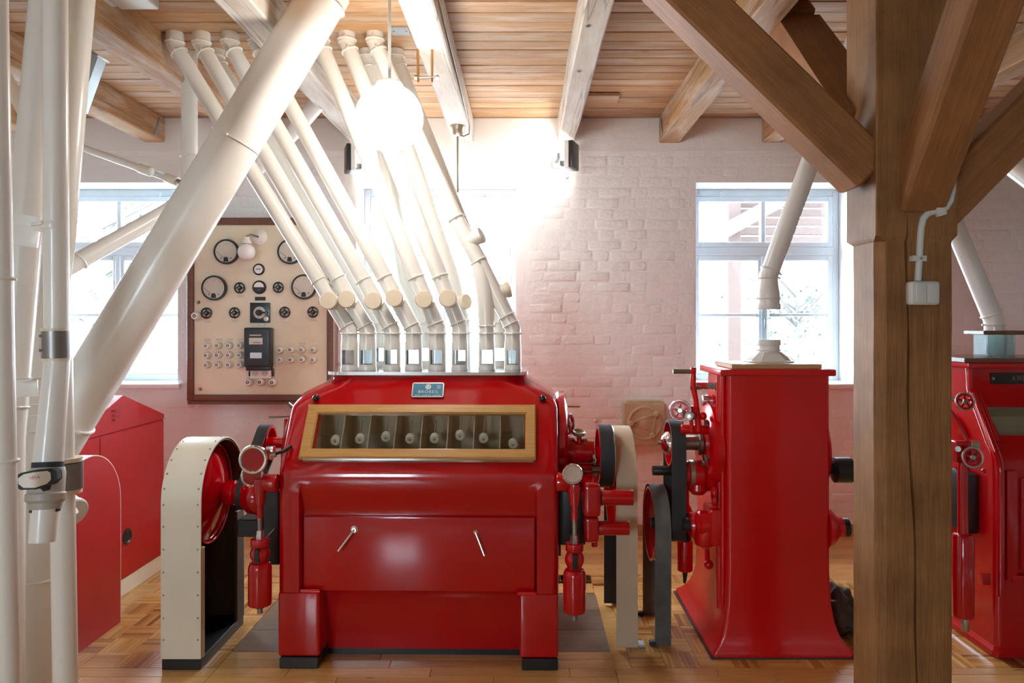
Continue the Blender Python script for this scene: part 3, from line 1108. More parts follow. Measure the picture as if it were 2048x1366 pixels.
def tree(label, x, y, h, n, group):
    t = thing('bare_tree', label, 'tree', (x, y, -0.4), 0, group)
    MB().tube([(x, y, -.4), (x + .1, y, h * .4), (x - .05, y, h)], [.12, .08, .02], 8).build('trunk', 'canopy_pale', t)
    mb = MB()
    for k in range(n):
        zz = h * rt.uniform(.35, .9); a = rt.uniform(0, 2 * PI); l = rt.uniform(.6, 1.5)
        p = Vector((x, y, zz)); q = p + Vector((math.cos(a) * l, math.sin(a) * l * .4, l * .5)); r2 = q + Vector((math.cos(a) * l * .5, 0, -.1))
        mb.tube([p, q, r2], [.03, .018, .006], 5)
    mb.build('branches', 'canopy_pale', t)
    mb = MB()
    for k in range(260):
        a = rt.uniform(0, 2 * PI); rr = rt.uniform(.2, 1.7); zz = h * rt.uniform(.4, 1.0)
        c = Vector((x + math.cos(a) * rr, y + math.sin(a) * rr * .4, zz)); d = Vector((rt.uniform(-1, 1), rt.uniform(-1, 1), rt.uniform(-1, 1))).normalized() * .05
        e = d.cross(Vector((rt.uniform(-1, 1), 1, 0))).normalized() * .03
        mb.faces([c - d, c + e, c + d, c - e], [(0, 1, 2, 3)])
    f = mb.build('leaves', 'leaf', t, smooth=0, normals=False); f['kind'] = 'stuff'


paint('leaf', (0.040, 0.048, 0.034), 0.7)
tree('pale leafy tree standing outside the window behind the fuse board side', -6.2, 11.0, 3.6, 16, None)
tree('pale leafy tree standing beyond the timber canopy', 4.9, 13.5, 2.4, 12, None)

# ================================================================== PIPES
def clamp(t, c, axis, r, mat='cream', lug=(0, -1, 0), w_=0.0085):
    """wire clamp band with its screw lug, standing proud of a pipe of radius r"""
    mb = MB().torus(c, axis, r + 0.002, w_ * 0.62, 28, 6)
    a, u, v = frame_of(axis)
    l = Vector(lug); l = (l - a * l.dot(a)); l = l.normalized() if l.length > 1e-4 else u
    p = Vector(c) + l * (r + 0.009)
    mb.obox(p, (0.012, 0.012, 0.010), axis_x=l, axis_z=a, bev=0.002)
    return mb.build('clamp_band', mat, t)


def insp_cap(t, c, axis, r, length, mat='cream_cap', stub='cream'):
    c = Vector(c); a = Vector(axis).normalized()
    MB().cyl(c, c + a * length, r * 0.93, n=24).build('stub', stub, t)
    MB().lathe([(0, -.012), (r, -.012), (r * 1.03, 0), (r * 1.02, .006), (r * .94, .011), (0, .013)], c + a * length, a, 28).build('cap', mat, t)


R1 = 0.0405


def lerp_to(p, q, f):
    return p + (q - p) * f


def sleeve(t, x, y, zp, ztop, R=0.0438, clear='sight_glass'):
    """glass-windowed sleeve on the plate: sheet-metal shell with two openings, glass inside"""
    H = ztop - zp
    MB().lathe([(R * .8, 0), (R * 1.045, 0), (R * 1.045, .012), (R * 1.02, .018), (R * .8, .018)], (x, y, zp), (0, 0, 1), 28).build('flange', 'cream', t)
    mb = MB()
    n = 32
    hs = [0.018, 0.030, 0.030 + H * 0.40, H * .74, H * 0.82, H]
    rs = [R, R, R, R, R * .93, R1 * 1.02]
    rings = [[mb.bm.verts.new((x + rs[i] * math.cos(2 * PI * k / n), y + rs[i] * math.sin(2 * PI * k / n), zp + hs[i])) for k in range(n)] for i in range(6)]
    rin = [[mb.bm.verts.new((x + (rs[i] - .0025) * math.cos(2 * PI * k / n), y + (rs[i] - .0025) * math.sin(2 * PI * k / n), zp + hs[i])) for k in range(n)] for i in range(6)]
    for i in range(5):
        for k in range(n):
            ang = (k + .5) / n * 360
            op = i == 1 and (abs(ang - 270) < 40 or abs(ang - 90) < 40)
            if op:
                continue
            mb.bm.faces.new([rings[i][k], rings[i][(k + 1) % n], rings[i + 1][(k + 1) % n], rings[i + 1][k]])
            mb.bm.faces.new([rin[i][(k + 1) % n], rin[i][k], rin[i + 1][k], rin[i + 1][(k + 1) % n]])
    mb.build('sleeve', 'cream', t, normals=False)
    MB().lathe([(R - .004, .024), (R - .004, .038 + H * .40)], (x, y, zp), (0, 0, 1), 28).build('sight_glass', clear, t)


PLATE_Z = 1.352


def feed_pipe(name, label, group, path, zb, zt, cap=None, bend_y=655, elbow=True):
    """PATH: list of (px, py); the last is the bend above the sleeve; zb/zt depth at foot/ceiling"""
    n = len(path)
    tot = path[-1][1] - path[0][1]
    pts = []
    for (px, py) in path:
        f = (py - path[0][1]) / tot
        pts.append(P(px, py, zt + (zb - zt) * f))
    foot = pts[-1].copy()
    t = thing(name, label, 'pipe', (foot.x, foot.y, PLATE_Z), 0, group)
    top = pts[0]
    top.z = min(top.z, CEIL - 0.055)
    ztop = PLATE_Z + 0.185
    MB().cyl((top.x, top.y, CEIL - .0005), (top.x, top.y, top.z), R1 * 1.12, R1 * 1.12, 24).build('collar', 'cream', t)
    body = [Vector((top.x, top.y, top.z + .02))] + pts + [Vector((foot.x, foot.y, ztop - 0.005))]
    MB().tube(body, R1, 24, caps=False).build('pipe', 'cream', t)
    clamp(t, (top.x, top.y, top.z + .018), (0, 0, 1), R1 * 1.1)
    d0 = (pts[1] - pts[0]).normalized()
    clamp(t, pts[0] + d0 * .045, d0, R1)
    d1 = (pts[-1] - pts[-2]).normalized()
    clamp(t, foot - d1 * .022, d1, R1)
    clamp(t, (foot.x, foot.y, ztop + .004), (0, 0, 1), R1 * 1.03)
    if cap:
        # cap given as pixel of the disc centre
        f = (cap[1] - path[-2][1]) / (path[-1][1] - path[-2][1])
        ctr = lerp_to(pts[-2], pts[-1], f)
        ax = Vector((0.0, -1.0, 0.10)).normalized()
        insp_cap(t, ctr, ax, 0.044, 0.085)
        clamp(t, ctr - d1 * .135, d1, R1)
    sleeve(t, foot.x, foot.y, PLATE_Z + .0005, ztop)
    return t, pts


FG = 'slanted feed pipes of the red roller mill'
ZB, ZT = 3.87, 3.97
feed_pipe('feed_pipe', 'cream capped feed pipe, first from the switchboard end of the red mill plate', FG, [(350, 92), (699, 660)], ZB, ZT, (668, 607))
feed_pipe('feed_pipe', 'cream capped feed pipe, second from the switchboard end of the red mill plate', FG, [(403, 92), (735, 660)], ZB, ZT, (709, 604))
feed_pipe('feed_pipe', 'cream capped feed pipe, third from the switchboard end of the red mill plate', FG, [(460, 90), (784, 660)], ZB, ZT, (757, 607))
feed_pipe('feed_pipe', 'cream capped feed pipe, fourth from the switchboard end of the red mill plate', FG, [(514, 90), (827, 660)], ZB, ZT, (805, 602))
feed_pipe('feed_pipe', 'cream capped feed pipe, fifth from the switchboard end of the red mill plate', FG, [(641, 82), (874, 656)], ZB, ZT, (859, 604))
feed_pipe('feed_pipe', 'cream capped feed pipe, sixth from the switchboard end of the red mill plate', FG, [(694, 82), (920, 654)], ZB, ZT, (910, 602))
t, pts = feed_pipe('feed_pipe', 'cream feed pipe forking into two sleeves on the red mill, capped twice', None, [(750, 80), (912, 437), (958, 522), (1026, 656)], ZB, ZT)
# second leg of the fork
fork = pts[2]
leg_foot = P(974, 656, ZB)
mb = MB(); mb.tube([fork + Vector((0, 0, -.01)), leg_foot + Vector((-.012, 0, .19)), leg_foot, (leg_foot.x, leg_foot.y, PLATE_Z + .18)], [R1 * 1.0, R1 * 1.12, R1, R1], 24, caps=False)
mb.build('fork_leg', 'cream', t)
sleeve(t, leg_foot.x, leg_foot.y, PLATE_Z + .0005, PLATE_Z + .185)
clamp(t, (leg_foot.x, leg_foot.y, PLATE_Z + .189), (0, 0, 1), R1 * 1.03)
clamp(t, (leg_foot.x, leg_foot.y, leg_foot.z + .01), (0, 0, 1), R1)
for q in (pts[1], pts[2]):
    clamp(t, q, pts[2] - pts[1], R1)
d = (pts[3] - pts[2]).normalized()
clamp(t, lerp_to(pts[2], pts[3], .82), d, R1)
insp_cap(t, P(936, 484, 3.9), (0.82, -.25, 0.42), 0.043, 0.075, 'cream')
insp_cap(t, P(990, 586, 3.89), (0.85, 0.1, 0.22), 0.040, 0.070, 'cream_cap')

BG = 'second row of feed pipes'
ZB2, ZT2 = 4.16, 4.22
feed_pipe('feed_pipe', 'cream uncapped feed pipe of the second row, its top beside the second capped pipe', BG, [(432, 112), (766, 652)], ZB2, ZT2)
feed_pipe('feed_pipe', 'cream uncapped bent feed pipe of the second row behind the fifth capped pipe', BG, [(735, 112), (775, 340), (812, 560), (853, 652)], ZB2, ZT2)
t, q = feed_pipe('feed_pipe', 'cream capped feed pipe of the second row peeping out behind the sixth capped pipe', BG, [(752, 112), (820, 310), (905, 560), (926, 652)], ZB2, ZT2)
insp_cap(t, P(914, 606, 4.16), (0.75, -.6, 0.1), 0.042, 0.065)
feed_pipe('feed_pipe', 'cream uncapped feed pipe of the second row behind the forked pipe', BG, [(792, 112), (960, 540), (1001, 652)], ZB2, ZT2)


def plain_pipe(name, label, pts, r, mat='cream', clamps=(), group=None, caps=True, cat='pipe', n=24):
    pts = [Vector(p) for p in pts]
    t = thing(name, label, cat, pts[-1], 0, group)
    MB().tube(pts, r, n, caps=caps).build('pipe', mat, t)
    for c in clamps:
        seg, f = int(c), c - int(c)
        a, b = pts[seg], pts[seg + 1]
        rr = r if not isinstance(r, (list, tuple)) else r[seg]
        clamp(t, lerp_to(a, b, f), b - a, rr)
    return t


# pipe dropping straight from the ceiling, then bending back under the big chute
p0 = P(379, 100, 4.25); p0.z = CEIL - .0005
plain_pipe('vent_pipe', 'cream pipe dropping from the ceiling then slanting down across the window',
           [p0, P(379, 372, 4.25), P(366, 402, 4.22), P(332, 424, 4.15), P(140, 532, 3.8), P(60, 577, 3.65)], 0.044, 'cream', (0.78, 3.9))
# big inclined chute
kb = plain_pipe('inclined_chute', 'very wide cream steel chute slanting up to the ceiling across the pipes',
                [P(656, -22, 3.47), P(127, 855, 3.30), P(12, 1046, 3.24)], 0.110, 'cream', (), n=40)
a, b = P(656, -22, 3.47), P(127, 855, 3.30)
d = (b - a).normalized()
MB().torus(a + d * .06, d, .114, .007, 40, 8).build('flange', 'cream', kb)
clamp(kb, lerp_to(a, b, .985), d, .111, lug=(1, -.6, -.3), w_=.010)
clamp(kb, lerp_to(a, b, .36), d, .1108, w_=.003)
insp_cap(kb, P(80, 975, 3.26), Vector((0.84, -0.40, -0.36)), 0.064, 0.235, 'spout_white', 'cream')
# thin conveying tube with glass coupling
ta, tb = P(100, 272, 4.7), P(368, 368, 4.30)
tt = thing('conveying_tube', 'thin cream tube with a short glass section passing under the ceiling beam', 'tube', ta)
L = lambda f: lerp_to(ta, tb, f)
fx = lambda px: (px - 100) / 268.0
MB().cyl(L(0), L(fx(292)), .021, n=16).build('pipe', 'cream', tt)
MB().cyl(L(fx(284)), L(fx(306)), .027, n=16, bev=.003).build('coupling', 'cream_guard', tt)
MB().cyl(L(fx(304)), L(fx(338)), .020, n=16).build('glass_section', 'sight_glass_clear', tt)
MB().cyl(L(fx(334)), L(fx(356)), .027, n=16, bev=.003).build('coupling', 'cream_guard', tt)
MB().cyl(L(fx(354)), L(1), .018, n=16).build('pipe', 'steel', tt)
# silver duct behind the feed pipes
plain_pipe('silver_duct', 'short shiny metal duct slanting behind the feed pipes under the beam', [P(672, 165, 4.75), P(588, 262, 4.75), P(500, 350, 4.75)], .05, 'spout_white', (0.9,))

# ---- pipe bundle at the edge of the hall
pa = thing('valve_pipe', 'upright cream pipe with grey coupling and a slide valve above its open end', 'pipe', P(84, 1083, 2.3))
A0, A1 = P(108, -60, 2.3), P(114, 728, 2.3)
A0.z = min(A0.z, CEIL)
MB().tube([Vector((A0.x, A0.y, CEIL - .0005)), A1], .0355, 28).build('pipe', 'cream', pa)
B1_ = P(84, 1084, 2.22)
dv = (B1_ - A1).normalized()
va, vb = P(96, 928, 2.262), P(90, 1018, 2.24)
MB().tube([A1, va], [.036, .041], 28).build('pipe', 'cream', pa)
mb = MB(); mb.lathe([(0, -.11), (.0365, -.11), (.0355, 0), (.0325, 0), (.0325, -.10), (0, -.10)], B1_, dv, 28)     # open, hollow end
mb.build('open_end', 'cream', pa)
c0, c1 = P(112, 662, 2.3), P(113, 716, 2.3)
MB().cyl(c0, c1, .0405, n=28).build('coupling', 'grey_steel', pa)
MB().cyl(P(111, 656, 2.3), P(111, 664, 2.3), .039, n=28).build('coupling_lip', 'cream_cap', pa)
MB().cyl(P(113, 715, 2.3), P(113, 721, 2.3), .039, n=28).build('coupling_lip', 'cream_cap', pa)
for yy in (672, 701):
    q = P(88, yy, 2.27); MB().cyl(q, q + Vector((-.012, -.004, 0)), .004, n=8).build('bolt', 'grey_steel', pa)
q = P(89, 688, 2.285); MB().obox(q, (.012, .02, .08), bev=.002).build('coupling_lug', 'grey_steel', pa)
for q, cc in ((P(110, 452, 2.3), 'cream'),):
    MB().cyl(q - Vector((0, 0, .012)), q + Vector((0, 0, .012)), .0385, n=28, bev=.002).build('clamp_band', 'cream', pa)
    MB().obox(q + Vector((-.035, -.028, .004)), (.045, .012, .012), axis_x=(1, -.3, .1), bev=.003).build('clamp_screw', 'cream', pa)
# the slide valve
ax = (vb - va).normalized(); Ln = (vb - va).length
MB().lathe([(.036, -.006), (.043, -.006), (.043, .012), (.036, .012)], va, ax, 28).build('seal_ring', 'black_rubber', pa)
MB().lathe([(0, .01), (.045, .01), (.049, .025), (.049, Ln * .62), (.054, Ln * .66), (.054, Ln * .80), (.045, Ln * .86), (.043, Ln), (0, Ln)], va, ax, 28).build('valve_body', 'plastic_grey', pa)
MB().lathe([(.036, Ln - .014), (.0405, Ln - .014), (.0405, Ln + .008), (.036, Ln + .008)], va, ax, 28).build('seal_ring', 'black_rubber', pa)
vc = P(76, 958, 2.15)
xd = Vector((1, 0.0, 0.12)).normalized(); yd = Vector((0, .05, 1)); yd = (yd - xd * yd.dot(xd)).normalized(); nd = xd.cross(yd)
outl = [(-.063, -.008), (-.063, .012), (-.040, .024), (0, .027), (.050, .026), (.063, .018), (.063, -.006), (.045, -.020), (0, -.028), (-.045, -.024)]
MB().prism([vc + xd * a_ + yd * b_ - nd * .012 for a_, b_ in outl], nd * .024).build('valve_handle', 'black_rubber', pa)
MB().prism([vc + xd * (a_ * .74 - .001) + yd * (b_ * .80) + nd * .012 for a_, b_ in outl], nd * .002).build('handle_plate', 'cream', pa)
MB().cyl(vc + xd * .02 - yd * .02, vc + xd * .022 - yd * .036, .016, .009, 12).build('handle_pivot', 'black_rubber', pa)
MB().cyl(vc + xd * .01, vc + xd * .01 - nd * .07, .010, n=12).build('valve_rod', 'black_rubber', pa)
text('lettering', 'VESA', .009, vc + nd * .0142 + yd * .006, xd, yd, 'print_red', pa, .0004, 1.1)

pf = thing('drain_pipe', 'upright cream pipe with grey coupling standing on the floor beside the valve', 'pipe', P(132, 1400, 2.42))
F0, F1 = P(120, 690, 2.42), P(131, 1366, 2.42)
dd = (F1 - F0).normalized()
F1 = F0 + dd * ((F0.z) / -dd.z)
MB().tube([F0, F1], .0365, 28).build('pipe', 'cream', pf)
MB().cyl(P(137, 925, 2.42), P(137, 977, 2.42), .0425, n=28).build('coupling', 'grey_steel', pf)
for yy in (919, 981):
    MB().cyl(P(136.5, yy - 4, 2.42), P(136.5, yy + 4, 2.42), .0405, n=28).build('coupling_lip', 'cream_cap', pf)

E0, E1 = P(-9, -40, 2.0), P(17, 1366, 2.0)
de = (E1 - E0).normalized()
E0 = E0 - de * ((CEIL - E0.z) / -de.z) ; E1 = E1 + de * (E1.z / -de.z)
plain_pipe('riser_pipe', 'slim cream pipe standing full height at the outer edge of the pipe bundle', [E0, E1], .0290, 'cream', (0.452, 0.607), n=28)

D = [P(100, -75, 2.75), P(57, 392, 2.72), P(48, 500, 2.7), P(24, 770, 2.68), P(14, 880, 2.66)]
D[0] = D[1] + (D[0] - D[1]) * ((CEIL - .001 - D[1].z) / (D[0].z - D[1].z))
dl = D[-1] + (D[-1] - D[-2]) * 0.0
plain_pipe('leaning_pipe', 'wide cream pipe leaning down behind the bracket in the pipe bundle', D + [Vector((D[-1].x, D[-1].y, 0.0))], .056, 'cream', (2.95, 3.4), n=28)
Cc = [P(158, -40, 2.9), P(117, 490, 2.88), P(72, 812, 2.86), P(74, 880, 2.86)]
Cc[0] = Cc[1] + (Cc[0] - Cc[1]) * ((CEIL - .001 - Cc[1].z) / (Cc[0].z - Cc[1].z))
g_ = P(80, 1366, 2.86)
plain_pipe('leaning_pipe', 'wide cream pipe leaning down behind the valve pipe to the floor', Cc + [P(80, 1100, 2.86), Vector((g_.x, g_.y, 0))], [.062, .056, .055, .055, .056, .056], 'cream', (1.98, 2.7, 4.15), n=28)
MB().torus(P(70, 829, 2.86), (0, 0, 1), .058, .005, 28, 6).build('joint_ring', 'cream', bpy.data.objects['leaning_pipe.001'])
# short branch falling behind the valve's open end
plain_pipe('branch_pipe', 'short cream branch pipe slanting down behind the open valve end', [P(128, 1010, 3.05), P(36, 1128, 3.0), P(10, 1162, 2.98)], .062, 'cream', (), n=28)
# pipe brackets between the bundle's pipes
bk = thing('pipe_bracket', 'cream steel angle bracket tying the pipe bundle together high up', 'bracket', P(52, 465, 2.35))
MB().obox(P(56, 443, 2.45), (.085, .02, .040), axis_x=(1, .05, -.12), bev=.001).build('angle', 'cream', bk)
MB().obox(P(48, 472, 2.40), (.085, .02, .066), axis_x=(1, .05, -.12), bev=.001).build('web', 'cream', bk)
MB().obox(P(84, 452, 2.38), (.03, .03, .036), axis_x=(1, .05, -.12), bev=.001).build('end_block', 'cream', bk)
bk = thing('pipe_bracket', 'cream channel bracket on the slim riser pipe at half height', 'bracket', P(56, 775, 2.3))
MB().obox(P(50, 776, 2.4), (.078, .008, .056), axis_x=(1, .05, .04), bev=.001).build('web', 'cream', bk)
MB().obox(P(50, 759, 2.36), (.078, .09, .005), axis_x=(1, .05, .04), bev=.001).build('flange', 'cream', bk)
# metal hopper spout under the beam
hp = thing('tin_spout', 'tapered grey tin spout fixed under the ceiling beam behind the pipes', 'spout', P(185, 160, 3.4))
q = [P(160, 90, 3.5), P(196, 114, 3.5), P(158, 220, 3.5), P(140, 220, 3.5)]
MB().prism(q, (0, .07, 0)).build('spout_body', 'zinc', hp)
MB().obox(P(179, 101, 3.5) + Vector((0, .035, 0)), (.11, .10, .012), axis_x=(1, 0, -.65), bev=.002).build('flange', 'dull_steel', hp)
plain_pipe('leaning_stub', 'narrow yellowed pipe leaning behind the slim riser pipe', [P(-20, 100, 3.9), P(28, 185, 3.9), P(70, 262, 3.9)], .035, 'cream_cap', ())

# ================================================================== THE RED ROLLER MILL (with the viewing window)
M1 = Matrix.Translation((-0.490, 3.455, 0)) @ Matrix.Rotation(math.radians(-0.9), 4, 'Z')
mill = thing('roller_mill', 'large glossy red roller mill with wooden viewing window and chrome plate', 'mill', (-0.490, 3.455, 0), math.radians(-0.9))
DEP = 1.03


def W1(x, y, z):
    return M1 @ Vector((x, y, z))


def hull_ring(h, w_, yf, yb, r, rec, inner):
    pts = []
    k = w_ - r
    cols = [-k] + [c * min(1.0, k / 0.60) for c in inner] + [k]
    for c in cols:
        pts.append(Vector((c, yf + (rec if abs(c) < 0.545 else 0), h)))
    nfront = len(cols)

    def arc(cx, cy, a0):
        return [Vector((cx + r * math.cos(a0 + PI / 2 * i / 5), cy + r * math.sin(a0 + PI / 2 * i / 5), h)) for i in range(1, 6)]
    pts += arc(k, yf + r, -PI / 2)
    pts += [Vector((w_, yb - r, h))] + arc(k, yb - r, 0)
    pts += [Vector((-k, yb, h))] + arc(-k, yb - r, PI / 2)
    pts += [Vector((-w_, yf + r, h))] + arc(-k, yf + r, PI)[:-1]
    return pts, nfront


INNER = [-.55, -.54, -.49, -.25, 0, .25, .49, .54, .55]
S0, S1 = (0.987, 0.050), (1.178, 0.184)      # (height, depth) of the sloping front
rows = [(.350, .65, 0, .05), (.50, .65, 0, .05), (.66, .65, 0, .05), (.70, .65, 0, .05), (.72, .65, 0, .047), (.75, .65, 0, .038), (.78, .65, 0, .025), (.81, .65, 0, .012),
        (.84, .65, 0, .003), (.87, .65, 0, 0), (.895, .65, .002, 0), (.92, .65, .010, 0), (.945, .65, .023, 0), (.968, .65, .037, 0),
        (S0[0], .65, S0[1], 0), (S1[0], .65, S1[1], 0), (1.195, .648, .197, 0), (1.215, .643, .212, 0), (1.235, .632, .226, 0), (1.25, .618, .237, 0), (1.263, .598, .246, 0),
        (1.275, .575, .254, 0), (1.287, .550, .261, 0), (1.30, .526, .267, 0), (1.315, .508, .273, 0), (1.336, .494, .279, 0)]
rings = []
for (h, w_, yf, rec) in rows:
    pts, nf = hull_ring(h, w_, yf, DEP - yf, 0.035 if h < 1.19 else min(.15, 0.035 + (h - 1.19) * 1.2), rec, INNER)
    rings.append(pts)
si = [i for i, r_ in enumerate(rows) if r_[0] == S0[0]][0]
mb = MB()
mb.loft(rings, skip=lambda i, k: i == si and 3 <= k <= 6, cap0=True, cap1=True)
mb.xf(M1).build('body', 'red', mill, smooth=0.5)
# chrome plate on the neck
pts, nf = hull_ring(1.336, .510, .262, DEP - .262, .09, 0, INNER)
p2 = [Vector((p.x, p.y, PLATE_Z)) for p in pts]
mb = MB(); mb.loft([pts, p2]); mb.xf(M1).build('chrome_plate', 'chrome', mill, smooth=0.4)
# legs, feet
for sx in (-1, 1):
    for (ya, yb, tp) in ((0.0, .20, True), (DEP - .2, DEP, False)):
        x0, x1 = (-.65, -.455) if sx < 0 else (.47, .65)
        mb = MB(); mb.box((x0 + (.0015 if sx < 0 else 0), ya + .0015, .052), (x1 - (.0015 if sx > 0 else 0), yb, .352), .016, 3); mb.xf(M1)
        lg = mb.build('leg', 'red', mill)
        mb = MB(); mb.box((x0 + .01, ya - .004, 0), (x1 - .004, yb - .01, .0515), .004, 1); mb.xf(M1); mb.build('foot', 'black', lg)
# recessed kick panel between the legs
prof = [(.052, .349), (.075, .33), (.115, .22), (.140, .12), (.150, .03)]
mb = MB()
vs = []
for y, z in prof:
    vs += [(-.455, y, z), (.47, y, z)]
mb.faces(vs + [(v[0], v[1] + .012, v[2]) for v in vs], [(2 * i, 2 * i + 1, 2 * i + 3, 2 * i + 2) for i in range(4)] + [(10 + 2 * i, 10 + 2 * i + 2, 10 + 2 * i + 3, 10 + 2 * i + 1) for i in range(4)] + [(8, 9, 19, 18)])
mb.xf(M1).build('kick_panel', 'red', mill)
mb = MB(); mb.box((-.455, .155, 0), (.47, .17, .03)); mb.xf(M1).build('base_rail', 'black', mill)
# hatch with its two chrome levers and hinge tabs
mb = MB(); mb.box((-.538, .028, .350), (.538, .049, .692), .004, 2); mb.xf(M1)
hatch = mb.build('hatch', 'red', mill)
for (px, py, qx, qy) in ((708, 1060, 676, 1103), (951, 1064, 969, 1112)):
    a = P(px, py, 3.475); b = P(qx, qy, 3.44)
    mb = MB(); mb.lathe([(0, .022), (.010, .022), (.012, .012), (.017, .010), (.019, 0)], a + Vector((0, .018, 0)), (0, -1, 0), 18); mb.build('lever_boss', 'chrome', hatch)
    mb = MB(); mb.tube([a + Vector((0, -.004, 0)), b], .0062, 12); mb.build('lever', 'chrome', hatch)
for x0, x1, z in ((-.545, -.455, .352), (.46, .545, .346)):
    mb = MB(); mb.cyl((x0, .012, z), (x1, .012, z), .011, n=12); mb.xf(M1).build('hinge_tab', 'red_bright', hatch)
# viewing window on the slope
u = Vector((1, 0, 0)); v = Vector((0, S1[1] - S0[1], S1[0] - S0[0])); SL = v.length; v.normalize(); n_ = u.cross(v) * 1.0
n_ = Vector((0, -v.z, v.y))
O = Vector((0, S0[1], S0[0]))


def SP(a, b, c):
    return M1 @ (O + u * a + v * b + n_ * c)


x0, x1, y0, y1, fw, th = -.556, .545, -.038, SL + .012, .050, .030
out = [(x0, y0), (x1, y0), (x1, y1), (x0, y1)]
inn = [(x0 + fw + .004, y0 + fw), (x1 - fw, y0 + fw), (x1 - fw, y1 - fw), (x0 + fw + .004, y1 - fw)]
vf = None
for k in range(4):
    k2 = (k + 1) % 4
    a, b, c, d = out[k], out[k2], inn[k2], inn[k]
    mb = MB()
    vs = [SP(a[0], a[1], .004), SP(b[0], b[1], .004), SP(c[0], c[1], .004), SP(d[0], d[1], .004)]
    mx = lambda p, q, f: (p[0] + (q[0] - p[0]) * f, p[1] + (q[1] - p[1]) * f)
    a2, b2, c2, d2 = mx(a, d, .12), mx(b, c, .12), mx(c, b, .12), mx(d, a, .12)
    vs += [SP(a[0], a[1], th * .75), SP(b[0], b[1], th * .75), SP(c[0], c[1], th * .75), SP(d[0], d[1], th * .75)]
    vs += [SP(a2[0], a2[1], th), SP(b2[0], b2[1], th), SP(c2[0], c2[1], th), SP(d2[0], d2[1], th)]
    mb.faces(vs, [(3, 2, 1, 0), (0, 1, 5, 4), (1, 2, 6, 5), (2, 3, 7, 6), (3, 0, 4, 7), (4, 5, 9, 8), (5, 6, 10, 9), (6, 7, 11, 10), (7, 4, 8, 11), (8, 9, 10, 11)])
    mb.build('window_rail', 'frame_oak', mill, smooth=0.4)
mb = MB(); mb.faces([SP(inn[0][0], inn[0][1], .010), SP(inn[1][0], inn[1][1], .010), SP(inn[2][0], inn[2][1], .010), SP(inn[3][0], inn[3][1], .010),
                     SP(inn[0][0], inn[0][1], .013), SP(inn[1][0], inn[1][1], .013), SP(inn[2][0], inn[2][1], .013), SP(inn[3][0], inn[3][1], .013)], [(0, 3, 2, 1), (4, 5, 6, 7), (0, 1, 5, 4), (1, 2, 6, 5), (2, 3, 7, 6), (3, 0, 4, 7)])
mb.build('window_pane', 'chamber_glass', mill, smooth=0)
mb = MB(); mb.faces([SP(x0 + .02, y0 + .002, .003), SP(x1 - .01, y0 + .002, .003), SP(x1 - .01, y0 - .012, .003), SP(x0 + .02, y0 - .012, .003),
                     SP(x0 + .02, y0 + .002, .012), SP(x1 - .01, y0 + .002, .012), SP(x1 - .01, y0 - .012, .012), SP(x0 + .02, y0 - .012, .012)], [(0, 3, 2, 1), (4, 5, 6, 7), (0, 1, 5, 4), (1, 2, 6, 5), (2, 3, 7, 6), (3, 0, 4, 7)])
mb.build('drip_strip', 'chrome', mill)
# chamber behind the pane: floor, back, sides, lid
zf, zt, yb = S0[0] - .03, S1[0] + .005, .30
mb = MB()
cx0, cx1 = -.50, .50
mb.faces([W1(cx0, S0[1] - .005, zf), W1(cx1, S0[1] - .005, zf), W1(cx1, yb, zf), W1(cx0, yb, zf),
          W1(cx0, yb, zt), W1(cx1, yb, zt), W1(cx1, S1[1], zt), W1(cx0, S1[1], zt)],
         [(0, 1, 2, 3), (3, 2, 5, 4), (4, 5, 6, 7), (0, 3, 4, 7), (1, 6, 5, 2)])
mb.build('chamber', 'chamber', mill, smooth=0, normals=False)
PEGX = [671, 720, 772, 820, 869, 920, 967, 1026]
for k in range(1, 8):
    xx = -.50 + k * .125
    mb = MB()
    q = [W1(xx - .002, S0[1] + .004, zf + .03), W1(xx - .002, yb - .002, zf + .002), W1(xx - .002, yb - .002, zt - .002), W1(xx - .002, S1[1] + .002, zt - .004)]
    mb.prism(q, M1.to_3x3() @ Vector((.004, 0, 0))); mb.build('divider', 'chamber', mill, smooth=0)
for k, px in enumerate(PEGX):
    p = P(px, [880, 877, 873, 877, 876, 870, 876, 887][k], 3.60)
    ax = Vector((0.08, -.9, -.30)).normalized()
    mb = MB(); mb.lathe([(0, -.016), (.0185, -.016), (.0225, -.012), (.0225, .012), (.0185, .016), (.006, .016), (.006, -.006), (0, -.006)], p, ax, 20); pg = mb.build('feed_float', 'porcelain', mill)
    mb = MB(); mb.cyl(p - ax * .012, Vector((p.x + .004, p.y + .03, min(M1.translation.z + zt - .004, p.z + .085))), .0035, n=8); mb.build('rod', 'steel', pg)
